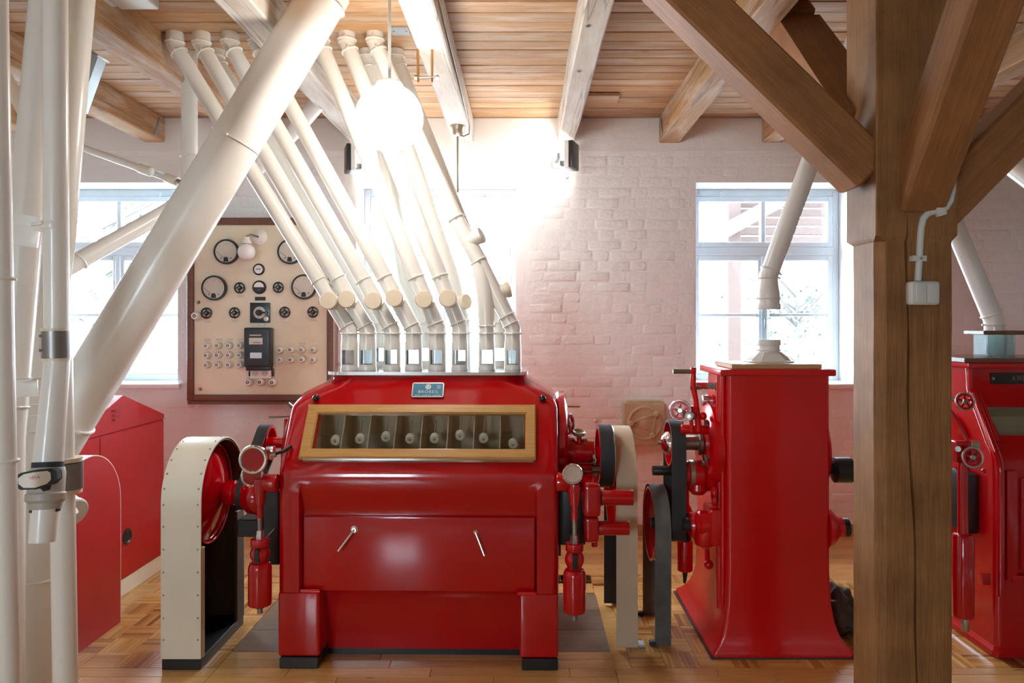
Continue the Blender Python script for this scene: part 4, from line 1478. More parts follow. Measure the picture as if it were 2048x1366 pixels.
# name plate
na, nb = Vector((0, .226, 1.235)), Vector((0, .267, 1.300))
nv = (nb - na).normalized(); nn = Vector((0, -nv.z, nv.y)); nc = P(854, 783.5, 3.0)
cxl = (854 - CX) / FPX * 3.68 + .490
NPt = lambda a, b, c: M1 @ (Vector((cxl + a, 0, 0)) + na + nv * (.030 + b) + nn * (.010 + c))
np_ = MB()
hw_, hh_ = .0785, .040
np_.prism([NPt(-hw_, -hh_ + .006, 0), NPt(-hw_ + .006, -hh_, 0), NPt(hw_ - .006, -hh_, 0), NPt(hw_, -hh_ + .006, 0), NPt(hw_, hh_ - .006, 0), NPt(hw_ - .006, hh_, 0), NPt(-hw_ + .006, hh_, 0), NPt(-hw_, hh_ - .006, 0)], (M1.to_3x3() @ nn) * .002)
npo = np_.build('name_plate', 'alu', mill)
mb = MB(); mb.prism([NPt(-hw_ + .005, -hh_ + .005, .0021), NPt(hw_ - .005, -hh_ + .005, .0021), NPt(hw_ - .005, hh_ - .005, .0021), NPt(-hw_ + .005, hh_ - .005, .0021)], (M1.to_3x3() @ nn) * .0006)
mb.build('blue_field', 'plate_blue', npo, smooth=0)
xd, yd = M1.to_3x3() @ u, M1.to_3x3() @ nv
text('lettering', 'BROBEIL', .0155, NPt(0.003, -.012, .0032), xd, yd, 'print_white', npo, .0003, 1.05, 1.22)
for (cx_, cy_, ww, hh) in ((-.048, -.030, .030, .004), (-.005, -.030, .044, .004), (.045, -.030, .040, .004), (.053, .022, .018, .0035), (.054, .015, .021, .0035), (.052, .008, .016, .0035)):
    mb = MB(); mb.prism([NPt(cx_ - ww / 2, cy_ - hh / 2, .0028), NPt(cx_ + ww / 2, cy_ - hh / 2, .0028), NPt(cx_ + ww / 2, cy_ + hh / 2, .0028), NPt(cx_ - ww / 2, cy_ + hh / 2, .0028)], (M1.to_3x3() @ nn) * .0003)
    mb.build('small_print', 'print_pale', npo, smooth=0)
ec = NPt(0.001, .016, .0032); en = M1.to_3x3() @ nn
MB().lathe([(0, .0006), (.0125, .0006), (.0125, 0)], ec, en, 20).build('emblem', 'print_white', npo, smooth=0)
for k in range(12):
    a = 2 * PI * k / 12
    MB().obox(ec + (xd * math.cos(a) + yd * math.sin(a)) * .0135, (.003, .003, .001), axis_x=xd * math.cos(a) + yd * math.sin(a), axis_z=en).build('emblem_tooth', 'print_white', npo, smooth=0)
text('emblem_letters', 'CB', .010, ec + en * .001, xd, yd, 'plate_blue', npo, .0003)
# black knobs on the shoulders
for px, py in ((632, 796), (1085, 797)):
    p = P(px, py, 3.655); MB().sphere(p, .018, 16, 10).build('shoulder_knob', 'bakelite', mill)


def adjuster(parent, ring, ringr, x, ys, z, sc=1.0, cup=True, face='red'):
    """gauge ring over a threaded spindle with a spring bottle; ys: pixel heights"""
    rc_ = P(*ring, z - .03)
    R = ringr / FPX * z
    MB().lathe([(0, -.012), (R * .86, -.012), (R * .86, .004), (R * .80, .008), (0, .006)], rc_, (0, -1, 0.05), 32).build('gauge_face', face, parent)
    MB().torus(rc_ + Vector((0, -.004, 0)), (0, -1, .05), R * .90, R * .13, 36, 10).build('gauge_ring', 'chrome', parent)
    MB().lathe([(0, 0), (R * .9, 0), (R * .9, .03), (R * .5, .05), (0, .05)], rc_ + Vector((0, .008, 0)), (0, 1, 0), 28).build('gauge_body', 'red', parent)
    pt = lambda yy: P(x, yy, z)
    k = FPX / z
    MB().lathe([(0, 0), (11 / k, 0), (13 / k, -(ys[1] - ys[0]) * .3 / k), (9 / k, -(ys[1] - ys[0]) / k), (0, -(ys[1] - ys[0]) / k)], pt(ys[0]), (0, 0, 1), 18).build('spindle_head', 'red', parent)
    MB().cyl(pt(ys[1] - 3), pt(ys[2]), 6.5 / k, n=16).build('spindle_sleeve', 'red', parent)
    MB().cyl(pt(ys[2]), pt(ys[3]), 5.5 / k, n=14).build('thread', 'dull_steel', parent)
    MB().cyl(pt(ys[3]), pt((ys[3] + ys[4]) / 2), 8.5 / k, n=6).build('nut', 'steel', parent)
    MB().cyl(pt((ys[3] + ys[4]) / 2), pt(ys[4]), 9.5 / k, n=6).build('nut', 'steel', parent)
    MB().cyl(pt(ys[4] - 2), pt(ys[5]), 18 / k, n=24, bev=.003).build('bottle_rim', 'red', parent)
    m_ = (ys[5] + ys[6]) / 2; hh = (ys[6] - ys[5]) / 2
    MB().lathe([(11 / k, (hh + 2) / k), (16 / k, hh * .7 / k), (19 / k, hh * .25 / k), (19.5 / k, 0), (19 / k, -hh * .3 / k), (15 / k, -hh * .8 / k), (14 / k, -(hh + 2) / k)], pt(m_), (0, 0, 1), 24).build('bottle_neck', 'red', parent)
    MB().box(pt(m_ + hh * .85) + Vector((-5 / k, -20.2 / k, 0)), pt(m_ - hh * .85) + Vector((5 / k, -10 / k, 0)), .002, 1).build('neck_slot', 'black', parent)
    Hb = (ys[7] - ys[6]) / k
    MB().lathe([(0, 0), (13 / k, 0), (19 / k, -3 / k), (22 / k, -9 / k), (23 / k, -14 / k), (23 / k, -Hb + 6 / k), (22 / k, -Hb + 1.5 / k), (20 / k, -Hb), (0, -Hb)], pt(ys[6]), (0, 0, 1), 28).build('bottle', 'red', parent)
    MB().cyl(pt(ys[7]), pt(ys[7] + 5), 10 / k, n=18).build('bottle_foot', 'black', parent)
    MB().cyl(pt(ys[7] + 5), pt(ys[8]), 5.5 / k, n=12).build('bottle_tip', 'grey_steel', parent)


adjuster(mill, (507, 919), 28, 520, (958, 1008, 1036, 1060, 1079, 1092, 1122, 1210, 1226), 3.44)
adjuster(mill, (1145, 948), 20, 1149, (968, 1010, 1040, 1070, 1088, 1101, 1136, 1224, 1240), 3.42, face='dial_pale')
# second ring and block of the dark-side gauge
p = P(505, 951, 3.47); MB().torus(p, (0, -1, .1), .048, .007, 30, 8).build('gauge_ring', 'chrome', mill)
MB().cyl(p + Vector((0, .012, 0)), p + Vector((0, -.003, 0)), .043, n=24).build('gauge_face', 'red', mill)
MB().obox(P(541, 898, 3.45), (.034, .03, .024), bev=.002).build('latch_block', 'chrome', mill)
MB().tube([P(548, 908, 3.45), P(566, 903, 3.47), P(582, 893, 3.52)], .008, 10).build('latch_lever', 'black', mill)
MB().cyl(P(540, 912, 3.45), P(552, 910, 3.45), .011, n=6).build('nut', 'steel', mill)
# brackets on the end plates
for (xa, xb, py, r) in ((526, 556, 966, .042), (1112, 1143, 964, .044)):
    MB().cyl(P(xa, py, 3.46), P(xb, py, 3.46), r, n=24, bev=.006).build('bracket_boss', 'red', mill)
# levers above the dark end
MB().tube([P(576, 807, 3.85), P(590, 819, 3.85), P(602, 828, 3.85)], [.009, .008, .010], 10).build('trip_lever', 'dull_steel', mill)
MB().cyl(P(573, 838, 3.9), P(569, 898, 3.9), .011, n=12).build('lever_arm', 'red', mill)
MB().cyl(P(538, 834, 3.9), P(584, 833, 3.9), .0045, n=10).build('lever_rod', 'dull_steel', mill)
# end housings
MB().lathe([(0, 0), (.235, 0), (.245, .012), (.245, .04), (.225, .055), (.12, .06), (0, .06)], W1(.646, .42, 1.0), M1.to_3x3() @ Vector((1, 0, 0)), 40).build('end_housing', 'red', mill)
MB().lathe([(0, 0), (.235, 0), (.245, .012), (.245, .04), (.225, .055), (.12, .06), (0, .06)], W1(-.646, .42, .92), M1.to_3x3() @ Vector((-1, 0, 0)), 40).build('end_housing', 'red', mill)


def handwheel(parent, c, axis, R, spokes=5, rim='chrome', inner='red_bright', rr=.10, hub='steel'):
    c = Vector(c); a, u_, v_ = frame_of(axis)
    w_ = MB().torus(c, a, R * (1 - rr), R * rr, 36, 10).build('handwheel', rim, parent)
    mb = MB()
    for k in range(spokes):
        d = u_ * math.cos(2 * PI * k / spokes + .3) + v_ * math.sin(2 * PI * k / spokes + .3)
        mb.obox(c + d * R * .45, (R * .8, R * .24, R * .12), axis_x=d, axis_z=a, bev=R * .03)
    mb.torus(c, a, R * .74, R * .12, 32, 6)
    mb.build('spokes', inner, w_)
    MB().lathe([(0, -R * .2), (R * .27, -R * .2), (R * .27, R * .12), (R * .2, R * .2), (0, R * .2)], c, a, 18).build('hub', hub, w_)
    return w_


# bright end: bearings, knobs, gear boxes
X = lambda px, z: (px - CX) / FPX * z
MB().cyl(P(1122, 903, 3.80), P(1150, 903, 3.80), .072, n=28, bev=.006).build('bearing_cap', 'red', mill)
MB().cyl(P(1145, 903, 3.80), P(1187, 903, 3.80), .057, n=28, bev=.004).build('bearing', 'red', mill)
MB().cyl(P(1187, 905, 3.80), P(1213, 905, 3.80), .030, n=20).build('shaft', 'red', mill)
MB().cyl(P(1130, 942, 3.78), P(1184, 942, 3.78), .040, n=24, bev=.004).build('bearing', 'red', mill)
MB().cyl(P(1184, 940, 3.78), P(1200, 940, 3.78), .026, n=20).build('shaft', 'dull_steel', mill)
MB().cyl(P(1184, 912, 3.79), P(1189, 912, 3.79), .048, n=20).build('bearing_ring', 'steel', mill)
MB().tube([P(1159, 890, 3.78), P(1158, 868, 3.78)], .013, 12).build('knob_stem', 'red', mill)
MB().lathe([(0, -.012), (.02, -.012), (.034, -.004), (.036, .004), (.028, .010), (.02, .004), (0, .002)], P(1157, 866, 3.78), (0.1, -.35, 1), 24).build('knob', 'dull_steel', mill)
MB().cyl(P(1165, 882, 3.76), P(1172, 881, 3.74), .010, n=10, bev=.002).build('lock_screw', 'steel', mill)
MB().tube([P(1160, 878, 3.78), P(1167, 885, 3.78), P(1169, 893, 3.78)], .009, 10).build('lock_arm', 'steel', mill)
w_ = handwheel(mill, P(1138, 850, 3.82), (1, -.55, 0), .060, 4, 'dull_steel', 'red')
MB().cyl(P(1120, 850, 3.84), P(1142, 848, 3.80), .012, n=12).build('wheel_shaft', 'steel', mill)
MB().cyl(P(1115, 813, 3.80), P(1160, 813, 3.80), .0045, n=10).build('tap_rod', 'brass', mill)
MB().sphere(P(1125, 813, 3.80), .009, 12, 8).build('tap_ball', 'red', mill)
MB().cyl(P(1116, 800, 3.80), P(1119, 832, 3.80), .008, n=8).build('tap_body', 'dull_steel', mill)
MB().box(Vector((X(1164, 3.5), 3.44, P(0, 1030, 3.5).z)), Vector((X(1200, 3.5), 3.68, P(0, 962, 3.5).z)), .030, 4).build('gear_box', 'red', mill)
MB().box(Vector((X(1168, 3.5), 3.46, P(0, 1082, 3.5).z)), Vector((X(1197, 3.5), 3.68, P(0, 1031, 3.5).z)), .022, 4).build('gear_box', 'red', mill)
MB().box(Vector((X(1116, 3.6), 3.55, P(0, 1085, 3.6).z)), Vector((X(1170, 3.6), 3.9, P(0, 975, 3.6).z)), .012, 2).build('gear_back', 'black', mill)
MB().cyl(P(1198, 995, 3.52), P(1266, 995, 3.52), .0365, n=24, bev=.002).build('shaft_cover', 'red', mill)
MB().cyl(P(1195, 1056, 3.52), P(1258, 1056, 3.52), .0335, n=24, bev=.002).build('shaft_cover', 'red', mill)
MB().cyl(P(1199, 995, 3.52), P(1202, 995, 3.52), .041, n=24).build('cover_ring', 'black', mill)
q = P(1189, 1076, 3.6); MB().cyl(q, q + Vector((0, 0, -.04)), .014, n=12).build('drain_plug', 'red', mill)
MB().box(P(1116, 1112, 3.56), P(1121, 1075, 3.6) + Vector((0, .04, 0)), .002, 1).build('stay', 'black', mill)
# dark end: shaft, bearing lump and cross beam
MB().cyl(P(452, 990, 3.71), P(556, 990, 3.71), .045, n=24).build('shaft', 'red', mill)
MB().lathe([(0, 0), (.06, 0), (.085, .03), (.09, .07), (.08, .10), (.05, .12), (0, .12)], P(488, 992, 3.69), (1, 0, 0), 28).build('bearing', 'red', mill)
MB().box(Vector((X(488, 3.75), 3.66, P(0, 1064, 3.75).z)), Vector((X(556, 3.6), 3.86, P(0, 1030, 3.75).z)), .005, 1).build('cross_beam', 'black', mill)
MB().box(Vector((X(536, 3.7), 3.62, P(0, 1120, 3.7).z)), Vector((X(556, 3.6), 3.86, P(0, 975, 3.7).z)), .006, 1).build('gear_back', 'black', mill)
MB().tube([P(548, 1058, 3.45), P(526, 1082, 3.45)], .002, 6).build('safety_wire', 'steel', mill)


# ================================================================== FLAT BELTS AND PULLEYS
def arc_pts(cy, cz, r, a0, a1, n):
    return [(cy + r * math.cos(a0 + (a1 - a0) * k / n), cz + r * math.sin(a0 + (a1 - a0) * k / n)) for k in range(n + 1)]


def pulley(parent, x0, x1, cy, cz, r, mat='red', hub=.04, rim='rim'):
    """rim, web and hub; with another RIM name the rim is a part of its own that holds the rest"""
    ax = (1, 0, 0)
    L = x1 - x0
    o = MB().lathe([(r - .012, 0), (r, 0), (r, L), (r - .012, L), (r - .012, 0)], (x0, cy, cz), ax, 48).build(rim, mat, parent)
    if rim != 'rim':
        parent = o
    MB().lathe([(0, L * .42), (r - .011, L * .42), (r - .011, L * .58), (0, L * .58)], (x0, cy, cz), ax, 48).build('web', mat, parent)
    MB().lathe([(0, -.01), (hub, -.01), (hub, L + .01), (0, L + .01)], (x0, cy, cz), ax, 24).build('hub', mat, parent)
    return parent


# tan drive belt beside the mill
bt = thing('drive_belt', 'wide tan flat drive belt running over a pulley down through the floor', 'belt', (.506, 3.985, 0))
cy_, cz_, r_ = 3.985, .757, .283
loop = [(cy_ + r_, .0005), (cy_ + r_, .30), (cy_ + r_, .6)] + arc_pts(cy_, cz_, r_, 0, PI, 36) + [(cy_ - r_ - .002, .5), (cy_ - r_ - .01, .0005)]
MB().band([(a, b) for a, b in loop][::-1], .455, .560, -.007, closed=False).build('belt', 'belt_tan', bt)
MB().band([(cy_ + r_ - .003, .0005), (cy_ + r_ - .003, .70)], .4555, .5595, .002, closed=False).build('belt_lining', 'black', bt)
pulley(bt, .459, .556, cy_, cz_, r_ - .001, 'red')
MB().cyl((.36, cy_, cz_), (.459, cy_, cz_), .035, n=20).build('shaft', 'dull_steel', bt)
MB().box((.565, 3.68, 0), (.595, 3.74, .014), .003, 1).build('floor_slot_lining', 'foam', bt)
# black belt on the smaller pulley
pb = pulley(mill, .372, .442, 3.80, .925, .145, 'red', rim='pulley')
MB().band(arc_pts(3.80, .925, .146, 0, 2 * PI, 48)[:-1], .376, .440, .010).build('belt', 'black_rubber', pb)
MB().torus((.443, 3.80, .925), (1, 0, 0), .148, .006, 44, 6).build('edge_ring', 'steel', pb)

# belt guard with the big dished pulley
gd = thing('belt_guard', 'cream riveted arched belt guard standing open beside the red mill', 'guard', (-1.58, 3.71, 0))
gx0, gx1, gy, gz, gr = -1.668, -1.484, 3.712, .762, .262
loop = [(gy - gr, .052), (gy - gr, .40)] + arc_pts(gy, gz, gr, PI, 0, 32) + [(gy + gr, .40), (gy + gr, .052)]
MB().band(loop, gx0, gx1, -.006, closed=False).build('cover_sheet', 'cream_guard', gd)
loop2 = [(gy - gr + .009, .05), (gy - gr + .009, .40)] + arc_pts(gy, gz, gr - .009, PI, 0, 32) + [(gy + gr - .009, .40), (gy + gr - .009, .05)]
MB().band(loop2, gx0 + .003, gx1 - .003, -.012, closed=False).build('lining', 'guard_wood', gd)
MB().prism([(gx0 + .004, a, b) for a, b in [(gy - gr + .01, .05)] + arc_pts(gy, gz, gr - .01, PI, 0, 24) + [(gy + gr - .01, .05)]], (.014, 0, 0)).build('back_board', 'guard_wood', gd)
MB().box((gx0 + .003, gy - gr - .002, 0), (gx1 - .003, gy + gr + .002, .0515), .002, 1).build('plinth', 'black', gd)
MB().box((gx1 - .02, gy - gr + .004, .052), (gx1 + .004, gy - gr + .03, .56), .002, 1).build('edge_board', 'lid_wood', gd)
MB().box((gx1 - .012, gy + gr - .10, .052), (gx1 + .003, gy + gr - .004, .62), .002, 1).build('edge_board', 'guard_wood', gd)
rivm = MB().lathe([(0, .003), (.003, .0025), (.0048, 0)], (0, 0, 0), (0, 0, 1), 8).mesh('rivet'); rivm.materials.append(MAT['grey_steel'])


def rivet(parent, p, nrm):
    o = bpy.data.objects.new('rivet', rivm); COL.objects.link(o); o.parent = parent
    q = Vector((0, 0, 1)).rotation_difference(Vector(nrm)).to_matrix().to_4x4()
    o.matrix_local = MW[parent.name].inverted() @ Matrix.Translation(Vector(p)) @ q


for xx in (gx0 + .012, gx1 - .014):
    for zz in (.14, .24, .345, .45, .555, .66, .76):
        rivet(gd, (xx, gy - gr - .006, zz), (0, -1, 0))
    for k in range(1, 8):
        a = PI - PI * k / 12
        rivet(gd, (xx, gy + (gr + .006) * math.cos(a), gz + (gr + .006) * math.sin(a)), (0, math.cos(a), math.sin(a)))
pw = MB().lathe([(0, .070), (.035, .070), (.05, .055), (.10, .040), (.17, .018), (.225, 0), (.232, -.004), (.240, -.004), (.243, .004), (.243, -.09), (.235, -.09), (.235, -.012), (.0, .03)], (-1.545, gy, .755), (1, 0, 0), 56).build('dished_pulley', 'red', mill, normals=False)
MB().torus((-1.541, gy, .755), (1, 0, 0), .238, .006, 56, 8).build('rim_bead', 'red', pw)
MB().lathe([(0, 0), (.058, 0), (.062, .02), (.060, .05), (.05, .055), (.05, .085), (.04, .09), (0, .09)], (-1.478, gy, .755), (1, 0, 0), 28).build('hub', 'red', pw)
# crossed rubber belt to the small pulley behind
c1, c2, ra, rb_ = (4.0, .955), (3.715, .745), .092, .066
sp = pulley(mill, -1.405, -1.345, c1[0], c1[1], ra - .002, 'red', hub=.03, rim='pulley')
MB().cyl((-1.345, c1[0], c1[1]), (-1.13, c1[0], c1[1]), .03, n=18).build('shaft', 'red', sp)
dy, dz = c2[0] - c1[0], c2[1] - c1[1]
ang = math.atan2(dz, dy)
dd_ = math.hypot(dy, dz); off = math.acos((ra - rb_) / dd_)
loop = arc_pts(c1[0], c1[1], ra, ang + off, ang - off + 2 * PI, 24) + arc_pts(c2[0], c2[1], rb_, ang - off, ang + off, 20)
MB().band(loop, -1.405, -1.348, .007).build('belt', 'black_rubber', sp)

# grey belt by the other mill
bg_ = thing('drive_belt', 'frayed grey fabric drive belt over a red pulley going through the floor', 'belt', (.70, 3.9, 0))
cy_, cz_, r_ = 3.905, .553, .190
loop = [(cy_ + r_, .0005), (cy_ + r_, .3)] + arc_pts(cy_, cz_, r_, 0, PI, 36) + [(cy_ - r_, .3), (cy_ - r_ + .008, .0005)]
MB().band(loop[::-1], .650, .728, -.010, closed=False).build('belt', 'belt_grey', bg_)
MB().lathe([(.188, 0), (.188, .07), (.178, .07), (.178, .045), (0, .045), (0, .035), (.176, .030), (.176, 0), (.188, 0)], (.652, cy_, cz_), (1, 0, 0), 48).build('pulley', 'red', bg_)
MB().cyl((.66, cy_, cz_), (.86, cy_, cz_), .028, n=18).build('shaft', 'black', bg_)
for yy in (cy_ - r_ + .004, cy_ + r_):
    MB().box((.62, yy - .02, 0), (.652, yy + .012, .022), .004, 1).build('belt_rag', 'black_rubber', bg_)

# ================================================================== SECOND ROLLER MILL (seen from its end)
m2 = thing('roller_mill', 'narrow red roller mill with flared foot and wooden lid beside the post', 'mill', (1.22, 3.9, 0))
XC = 1.220


def ring2(h, wl, wr, yf, yb, r):
    pts = []
    def arc(cx, cy, a0):
        return [Vector((cx + r * math.cos(a0 + PI / 2 * i / 5), cy + r * math.sin(a0 + PI / 2 * i / 5), h)) for i in range(6)]
    pts += arc(XC + wr - r, yf + r, -PI / 2) + arc(XC + wr - r, yb - r, 0) + arc(XC - wl + r, yb - r, PI / 2) + arc(XC - wl + r, yf + r, PI)
    return pts


rings = []
for (h, wl, wr, yf, yb) in ((.006, .325, .350, 3.560, 4.44), (.025, .325, .350, 3.560, 4.44), (.035, .318, .343, 3.563, 4.43), (.060, .298, .318, 3.568, 4.39), (.10, .278, .292, 3.574, 4.34), (.16, .262, .270, 3.580, 4.29), (.24, .252, .255, 3.585, 4.25),
                            (.40, .247, .247, 3.588, 4.24), (.85, .247, .247, 3.590, 4.24), (.98, .247, .247, 3.590, 4.18), (1.10, .246, .246, 3.590, 4.02), (1.345, .246, .246, 3.590, 3.98)):
    rings.append(ring2(h, wl, wr, yf, yb, .022))
MB().loft(rings).build('body', 'red_bright', m2, smooth=.5)
MB().box((XC - .333, 3.553, 0), (XC + .358, 4.45, .0065)).build('felt_sheet', 'felt', m2)
MB().box((XC - .285, 3.566, 1.342), (XC + .266, 4.0, 1.374), .008, 3).build('lid', 'red_bright', m2)
MB().box((XC - .222, 3.60, 1.3745), (XC + .212, 3.93, 1.398), .003, 1).build('lid_board', 'lid_wood', m2)
# raised mouldings down the corner
for dx, dy_, r in ((-.256, .045, .012), (-.262, .085, .016)):
    MB().cyl((XC + dx, 3.59 + dy_, .20), (XC + dx, 3.59 + dy_, 1.34), r, n=12).build('corner_bead', 'red_bright', m2)
# round housing plates on both ends
MB().lathe([(0, 0), (.215, 0), (.225, .01), (.225, .045), (.205, .06), (.10, .065), (0, .065)], (XC - .242, 3.83, .965), (-1, 0, 0), 44).build('end_housing', 'red_bright', m2)
MB().lathe([(0, 0), (.215, 0), (.225, .008), (.205, .026), (0, .03)], (XC + .243, 3.83, .955), (1, 0, 0), 44).build('end_housing', 'red_bright', m2)
for zz in (1.10, .88, .80):
    MB().cyl((XC - .305, 3.74 + (1.1 - zz) * .2, zz), (XC - .325, 3.74 + (1.1 - zz) * .2, zz), .014, n=6).build('bolt', 'dull_steel', m2)
# hand lever
hz = 3.72
MB().cyl(P(1346, 743, hz), P(1384, 743, hz), .0115, n=14).build('lever_grip', 'dull_steel', m2)
MB().tube([P(1387, 741, hz), P(1386, 772, hz), P(1392, 800, hz), P(1397, 862, hz)], [.012, .015, .013, .017], 12).build('lever_arm', 'red_bright', m2)
MB().obox(P(1386, 741, hz), (.028, .03, .034), bev=.006).build('lever_head', 'red_bright', m2)
MB().cyl(P(1380, 776, hz), P(1402, 775, hz), .010, n=10).build('pivot_bolt', 'dull_steel', m2)
MB().obox((P(1393, 768, hz) + P(1432, 776, hz + .12)) / 2 + Vector((0, .02, 0)), (.13, .012, .035), axis_x=(1, .5, -.05), bev=.003).build('link_plate', 'alu', m2)
MB().cyl(P(1428, 773, 3.80), P(1444, 773, 3.80), .022, n=16).build('link_boss', 'brass_dull', m2)
MB().cyl(P(1404, 801, 3.86), P(1428, 801, 3.86), .028, n=20, bev=.003).build('feed_cap', 'alu', m2)
MB().cyl(P(1424, 801, 3.86), P(1446, 801, 3.86), .032, n=20).build('feed_boss', 'red_bright', m2)
handwheel(m2, P(1360, 821, 3.62), (-.25, -1, .05), .054, 5, 'chrome', 'red_bright')
MB().cyl(P(1360, 821, 3.62), P(1384, 831, 3.66), .013, n=14).build('wheel_shaft', 'steel', m2)
MB().cyl(P(1378, 832, 3.60), P(1383, 832, 3.72), .022, n=18, bev=.003).build('shaft_collar', 'steel', m2)
MB().cyl(P(1378, 819, 3.68), P(1392, 822, 3.68), .020, n=16).build('shaft_bearing', 'red_bright', m2)
MB().cyl(P(1382, 835, 3.66), P(1384, 864, 3.66), .010, n=10).build('shaft_stay', 'red_bright', m2)
MB().cyl(P(1362, 858, 3.74), P(1420, 860, 3.74), .024, n=18, bev=.003).build('cross_rod', 'red_bright', m2)
MB().sphere(P(1406, 832, 3.72), .020, 14, 10).build('boss', 'red_bright', m2)
# belt pulley with polished hub
pz = 3.84
pc = P(1345, 886, pz)
MB().band(arc_pts(pz, pc.z, .118, 0, PI, 24) + [(pz - .118, .62)] + arc_pts(pz, .60, .118, PI, 2 * PI, 20), .735, .806, -.009).build('belt', 'black_rubber', m2)
MB().lathe([(0, .03), (.117, .03), (.117, .0), (.105, 0), (.105, .025)], (.737, pz, pc.z), (1, 0, 0), 40).build('pulley', 'red_bright', m2)
MB().lathe([(.117, .0), (.117, .066), (.10, .066)], (.737, pz, pc.z), (1, 0, 0), 40).build('pulley_rim', 'red_bright', m2)
MB().lathe([(.060, .03), (.062, .0), (.055, -.018), (.035, -.036), (.012, -.044), (0, -.045)], (.742, pz, pc.z), (1, 0, 0), 32).build('hub_dome', 'chrome', m2)
MB().cyl((.685, pz, pc.z), (.70, pz, pc.z), .010, n=8).build('hub_bolt', 'dull_steel', m2)
MB().cyl((.77, pz, pc.z), (.905, pz, pc.z), .037, n=24).build('shaft', 'dull_steel', m2)
MB().lathe([(0, 0), (.055, 0), (.062, .008), (.062, .022), (.05, .03), (0, .03)], (.885, pz, pc.z), (1, 0, 0), 28).build('shaft_flange', 'dull_steel', m2)
MB().lathe([(0, 0), (.070, 0), (.075, .05), (0, .05)], (.912, pz, pc.z), (1, 0, 0), 28).build('bearing', 'red_bright', m2)
# lower roll bearing and shaft stub
q = P(1365, 947, 3.82)
MB().lathe([(0, 0), (.066, 0), (.066, .02), (.058, .022), (.058, .03), (.068, .032), (.070, .09), (.050, .12), (0, .12)], (.815, 3.82, q.z), (1, 0, 0), 30).build('bearing', 'red_bright', m2)
MB().lathe([(.059, .022), (.0685, .024), (.0685, .046), (.059, .048)], (.815, 3.82, q.z), (1, 0, 0), 30).build('bearing_strap', 'brass_dull', m2)
MB().lathe([(0, 0), (.02, 0), (.05, -.03), (.055, -.06), (.03, -.085), (0, -.085)], (.885, 3.82, q.z - .02), (0, 0, 1), 24).build('bearing_cup', 'red_bright', m2)
MB().cyl((.655, 3.82, q.z + .015), (.82, 3.82, q.z + .015), .0245, n=18, bev=.002).build('shaft_stub', 'black', m2)
for (px, py) in ((1409, 910), (1421, 918)):
    MB().cyl(P(px, py, 3.70), P(px + 2, py + 12, 3.70), .012, n=6).build('bolt', 'dull_steel', m2)
# spring column and bottle behind
MB().cyl(P(1371, 962, 4.0), P(1371, 1022, 4.0), .017, .021, 14).build('spring_column', 'red_bright', m2)
MB().lathe([(.02, 0), (.034, -.03), (.04, -.04), (0, -.04)], P(1371, 1008, 4.0), (0, 0, 1), 18).build('column_collar', 'red_bright', m2)
MB().cyl(P(1370, 1022, 4.0), P(1370, 1082, 4.0), .033, n=18).build('spring', 'black', m2)
MB().cyl(P(1370, 1080, 4.0), P(1370, 1141, 4.0), .041, n=22, bev=.005).build('bottle', 'red_bright', m2)
MB().tube([P(1370, 1141, 4.0), P(1370, 1152, 4.0), P(1369, 1166, 4.0)], [.016, .012, .007], 10).build('bottle_tip', 'black', m2)
# lower bright bearing arm
q = P(1390, 1052, 3.72)
MB().lathe([(0, 0), (.062, 0), (.066, .012), (.058, .018), (.066, .024), (.066, .036), (.075, .045), (.075, .12), (0, .12)], (.822, 3.72, q.z + .005), (1, 0, 0), 30).build('bearing', 'red_bright', m2)
MB().cyl((.785, 3.72, q.z + .005), (.825, 3.72, q.z + .005), .034, n=18).build('shaft', 'black', m2)
MB().lathe([(0, .03), (.05, .02), (.060, -.02), (.048, -.065), (.02, -.085), (0, -.088)], (.893, 3.70, q.z - .02), (0, 0, 1), 24).build('bearing_cup', 'red_bright', m2)
MB().box((.905, 3.63, q.z - .075), (.985, 3.80, q.z + .10), .012, 3).build('bearing_block', 'red_bright', m2)
MB().cyl(P(1413, 1085, 3.82), P(1416, 1128, 3.82), .013, n=10).build('tap_stem', 'red_bright', m2)
MB().sphere(P(1417, 1129, 3.82), .024, 14, 10).build('tap', 'red_bright', m2)
for py in (985, 1000):
    MB().cyl(P(1424, py, 3.66), P(1432, py, 3.66), .030, n=18, bev=.004).build('boss', 'red_bright', m2)
# far end fittings
MB().cyl((XC + .245, 3.72, P(0, 938, 3.7).z), (XC + .30, 3.72, P(0, 938, 3.7).z), .028, n=18).build('shaft', 'black', m2)
MB().lathe([(0, 0), (.035, 0), (.062, .01), (.062, .09), (0, .09)], (XC + .30, 3.70, P(0, 940, 3.7).z), (1, 0, 0), 28).build('coupling', 'black', m2)
MB().lathe([(0, 0), (.10, 0), (.09, .03), (.055, .06), (.05, .085), (0, .085)], (XC + .245, 3.66, P(0, 1055, 3.66).z), (1, 0, 0), 28).build('bearing', 'red_bright', m2)
MB().cyl((XC + .33, 3.66, P(0, 1055, 3.66).z), (XC + .36, 3.66, P(0, 1055, 3.66).z), .045, n=20).build('shaft_end', 'black', m2)
